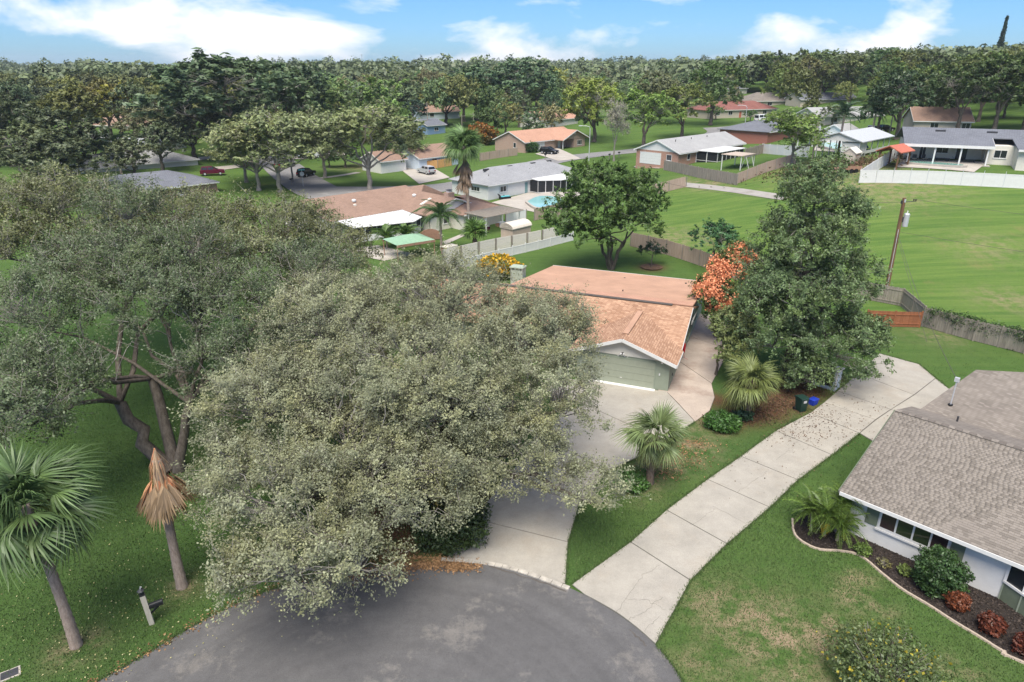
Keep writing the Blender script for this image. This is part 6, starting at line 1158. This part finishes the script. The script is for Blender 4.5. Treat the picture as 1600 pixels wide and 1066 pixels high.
# woods: individual trees on the rising ground behind
HB = [(A_.location.x, A_.location.y, 13) for A_ in bpy.data.objects if A_.parent is None and A_.get('category') == 'house']
STR = [(q[0], q[1]) for q in GP((520,300),(705,292),(790,272),(860,252),(930,242),(990,236),(1060,226),(1105,216),(1128,206),(470,283),(440,260),(425,250),(1150,199))]
SEE = [G(*p) for p in ((700,270),(790,262),(900,232),(980,222),(1100,205),(640,285),(560,280),(850,300),(1400,250),(1500,250),(1300,235),(1200,215),(1250,200),(1150,188))]
SKY = lambda px: np.interp(px, (0,280,320,480,520,800,1050,1150,1300,1450,1600), (98,99,88,88,94,90,94,92,84,76,68))
cnt = 0; tries = 0
while cnt < 175 and tries < 30000:
    tries += 1; d = 190+170*rt.random()**1.1; th = R(rt.uniform(-40,40)); x, y = d*math.sin(th), d*math.cos(th)
    px = 800+FPX*x/depth((x,y,H1(x,y)))
    if px > 1240 and d < 175 and px < 1420: continue
    if px > 560 and px < 1240 and d < 196: continue
    if any((x-a)**2+(y-b)**2 < r*r*1.3 for a, b, r in HB) or any((x-a)**2+(y-b)**2 < 170 for a, b in STR): continue
    if any((x-a)**2+(y-b)**2 < max(r*.9, 4.6)**2 for a, b, r in OCC): continue
    # keep open sight lines to the far houses: no tree just in front of one
    if any(0 < b-y+4 < 22 and abs(800+FPX*(a+8)/depth((a,b,5))-px) < 60 for a, b, r in HB if b < 330 and a > -20): continue
    z = H1(x,y); h = rt.choice([rt.uniform(8,12),rt.uniform(11,15),rt.uniform(13,18)]); h = min(h, max(4, ZAT((x,y), SKY(px)+rt.uniform(-7,24))-z)); w = max(8, min(h,13.5))*rt.uniform(.85,1.2); right = px > 1150; left = px < 420
    c = rt.choice([(.075,.105,.03),(.09,.115,.034),(.06,.09,.034),(.1,.115,.04)] if right else [(.07,.092,.045),(.09,.1,.045),(.065,.09,.045),(.11,.12,.04)] if left else [(.09,.13,.06),(.1,.15,.06),(.125,.14,.075),(.08,.12,.065),(.14,.155,.06),(.15,.145,.08)])
    kd = rt.choice(['broad','broad','round','tall']); grp = 'trees of the wooded hillside above the field' if right else 'trees of the dark woods beyond the grey roofs' if left else 'trees of the middle distance woods'
    lb = 'dark evergreen tree in the dense wooded hillside' if right else 'dusky oak in the dark woods beyond the grey roofs' if left else 'leafy tree in the woods beyond the street'
    ms = KIND[kd][rt.randrange(len(KIND[kd]))]; t = link('woodland_tree', ms[2], None, (x,y,z-.3), (0,0,rt.uniform(0,6.28)), (w/9.6,w/9.6,h/10.2)); tag(t, lb, 'tree', grp); k = rt.uniform(.65,1.3); t.color = (c[0]*k*2.0, c[1]*k*2.0, c[2]*k*1.9, 1)
    OCC.append((x,y,w*.42)); cnt += 1
# distant woodland, one mass to the horizon
rng = np.random.default_rng(99); P = []
for k in range(3000):
    d = 335+1500*rng.random()**1.7; th = R(rng.uniform(-44,44)); x, y = d*math.sin(th), d*math.cos(th); P.append((x, y, 10+5*math.sin(x*.021+1)*math.sin(y*.013)+3*math.sin(x*.05+y*.03)+rng.exponential(2.6), rng.uniform(4.5,8)))
P = np.array(P)
for i_ in range(len(P)):
    z_ = H1(P[i_,0], P[i_,1]); P[i_,2] = max(5, min(P[i_,2], ZAT(P[i_,:2], SKY(800+FPX*P[i_,0]/depth((P[i_,0],P[i_,1],z_)))+7*math.sin(P[i_,0]*.02+P[i_,1]*.011)+rng.uniform(-6,9))-z_))
Z = HT(P[:,0], P[:,1]); n = 85; d = unit(rng.normal(size=(len(P),n,3))); d[:,:,2] = np.abs(d[:,:,2])*1.1-.1
C = np.stack([P[:,0],P[:,1],Z+P[:,2]*.45],1)[:,None]+d*np.stack([P[:,3],P[:,3],P[:,2]*.55],1)[:,None]*rng.uniform(.7,1.05,(len(P),n,1))
rn = np.repeat(rng.uniform(0,1,len(P)),n)*.6+rng.uniform(0,1,len(P)*n)*.4
o = link('distant_woodland', leaves('distant_woodland', C.reshape(-1,3), 2.3, rng, 'leaf', .5, d.reshape(-1,3)*.9, .8, rn)); o.color = (.15,.19,.1,1); tag(o, 'far wooded ridges merging at the horizon', 'woods', kind='stuff')
# brush pile
p = G(1305,262); X = np.array(p)+rng.normal(size=(2500,3))*np.array([5.5,1.6,.35]); X[:,2] = np.array([H1(x,y) for x,y in X[:,:2]])+np.abs(rng.normal(size=2500))*.5; tag(link('brush_pile', leaves('brush_pile', X, .5, rng, 'litter_dark', .2, wid=.25)), 'brown heap of cut brush at the field edge by the trailer', 'brush pile', kind='stuff')

# ------------------------------------------------------------------ litter and grass
def scat(name, label, spots, size, mat, cat, wid=.6, z=.03):
    X = []
    for px, py, sx, sy, n in spots:
        c = at(px,py); q = rng.normal(size=(n,2))*np.array([sx,sy])+np.array([c.x,c.y]); X.append(np.c_[q, np.full(n,z)+rng.uniform(0,.03,n)])
    return tag(link(name, leaves(name, np.concatenate(X), size, rng, mat, 1.6, wid=wid)), label, cat, kind='stuff')
edge = [(p.x,p.y) for p in ROAD_EDGE if -19 < p.x < -2.5]
X = np.array([edge[int(k)] for k in rng.integers(0,len(edge),1000)])+rng.normal(size=(1000,2))*.22; tag(link('leaf_litter', leaves('leaf_litter', np.c_[X, rng.uniform(.03,.07,1000)], .1, rng, 'litter', 1.6, wid=.6)), 'brown fallen leaves along the road edge of the dark lawn', 'leaves', kind='stuff')
scat('leaf_litter', 'orange drift of fallen leaves where the oak overhangs the road', ((680,880,.9,.22,1900),(630,882,.8,.3,900),(720,887,.5,.18,700),(560,900,1.2,.35,350)), .1, 'litter', 'leaves')
scat('drive_litter', 'dark leaf scraps scattered over the concrete driveway', ((1270,660,1.5,1.3,420),(1240,680,1.3,1.,260),(1330,640,1.6,1.3,160),(1160,730,2.5,1.5,60),(1250,640,1.,.7,200)), .09, 'litter_dark', 'leaves', z=.07)
scat('yellow_litter', 'pale fallen leaves dotted over the mailbox lawn', ((200,960,2.8,2.,260),(100,1030,2.,1.3,160),(330,920,1.8,1.,140),(200,860,4,3,130),(60,900,3,3,80)), .07, 'litter_pale', 'leaves', z=.05)
scat('mulch_litter', 'reddish brown leaf litter under the fan palm and evergreen', ((1180,650,.8,.6,800),(1215,632,1.,.7,1000),(1120,655,.6,.5,250),(1250,610,1.2,.8,700)), .11, 'litter_dark', 'leaves', z=.05)
scat('brown_litter', 'dry brown leaves under the short fan palm', ((1060,715,1.0,.6,500),(1035,740,.8,.5,300),(1085,695,.8,.4,300)), .1, 'litter', 'leaves', z=.05)
NOG = [ROAD, bed_poly]+RDRIVE+MDRIVE+SIDE
def grass(n, box):
    q = np.c_[rng.uniform(box[0],box[1],n), rng.uniform(box[2],box[3],n)]; keep = np.ones(n, bool)
    for pl in NOG: keep &= ~pip(q[:,0], q[:,1], pl)
    for o_, (x0,x1,y0,y1) in ((mh,(-22,.1,0,19)),(rh,(0,16,0,12))):
        Mi = np.array(o_.matrix_basis.inverted()); l = np.c_[q, np.zeros(n), np.ones(n)] @ Mi.T; keep &= ~((l[:,0] > x0) & (l[:,0] < x1) & (l[:,1] > y0) & (l[:,1] < y1))
    return q[keep]
q = np.concatenate([grass(260000, (-42,-3,17,56)), grass(60000, (3,24,17,32)), grass(40000, (2,26,24,46)), grass(20000, (26,44,42,58))]); q = q[rng.random(len(q)) < np.clip((55-q[:,1])/26, 0, 1)*np.clip((q[:,0]+41)/16, 0, 1)]; n = len(q)
dirn = rng.normal(size=(n,2))*.035; h = rng.uniform(.05,.11,n); s = rng.normal(size=(n,2)); s = s/np.linalg.norm(s,axis=1,keepdims=True)*.022
V = np.stack([np.c_[q+s, np.full(n,.0)], np.c_[q-s, np.full(n,.0)], np.c_[q+dirn, h]],1).reshape(-1,3)
def tufts(lines_, per, inset, hmin, hmax):
    A_ = []
    for P in lines_:
        for (x0,y0), (x1,y1) in zip(P[:-1], P[1:]):
            L = math.hypot(x1-x0, y1-y0); m = int(L*per); tt = rng.random(m); A_.append(np.c_[x0+(x1-x0)*tt, y0+(y1-y0)*tt]+rng.normal(size=(m,2))*inset*(.4+.6*np.sin(tt*L*2.3)[:,None]**2))
    Q = np.concatenate(A_); m = len(Q); dd = rng.normal(size=(m,2))*.05; hh = rng.uniform(hmin,hmax,m); ss = rng.normal(size=(m,2)); ss = ss/np.linalg.norm(ss,axis=1,keepdims=True)*.018
    return np.stack([np.c_[Q+ss, np.full(m,.0)], np.c_[Q-ss, np.full(m,.0)], np.c_[Q+dd, hh]],1).reshape(-1,3)
EDG = [[p for p in re_ if -22 < p[0] < -3.4], [p for p in re_ if p[0] > 5.9 and p[1] > 14], W((1025,1008),(1079,908),(1136,851),(1203,794),(1247,751),(1300,712),(1343,678)), W((893,914),(985,848),(1041,798),(1105,750),(1157,714),(1212,674),(1245,655)), W((884,913),(888,848),(906,788),(950,738),(1005,712),(1086,660)), W((1374,553),(1436,570),(1462,592),(1482,608))]
V = np.concatenate([V, tufts(EDG, 160, .09, .07, .17)]); n = len(V)//3
tag(link('lawn_grass', npmesh('lawn_grass', V, np.arange(3*n).reshape(n,3), 'blade', rng.uniform(0,1,n))), 'short green grass blades on the front lawns', 'grass', kind='stuff')

# ------------------------------------------------------------------ air
hz = MB().box(-2600,2600,-320,3400,-4,60).mesh('haze', 'edge_dark'); hz.materials.clear()
hm = bpy.data.materials.new('haze_air'); hm.use_nodes = True; hm.node_tree.nodes.clear()
pv = hm.node_tree.nodes.new('ShaderNodeVolumePrincipled'); pv.inputs['Color'].default_value = (.8, .88, 1, 1); pv.inputs['Density'].default_value = .00014; pv.inputs['Anisotropy'].default_value = .2
ho = hm.node_tree.nodes.new('ShaderNodeOutputMaterial'); hm.node_tree.links.new(pv.outputs[0], ho.inputs['Volume']); hz.materials.append(hm)
o = link('haze', hz); o['kind'] = 'stuff'; o['label'] = 'thin pale blue air over the whole place'; o['category'] = 'haze'
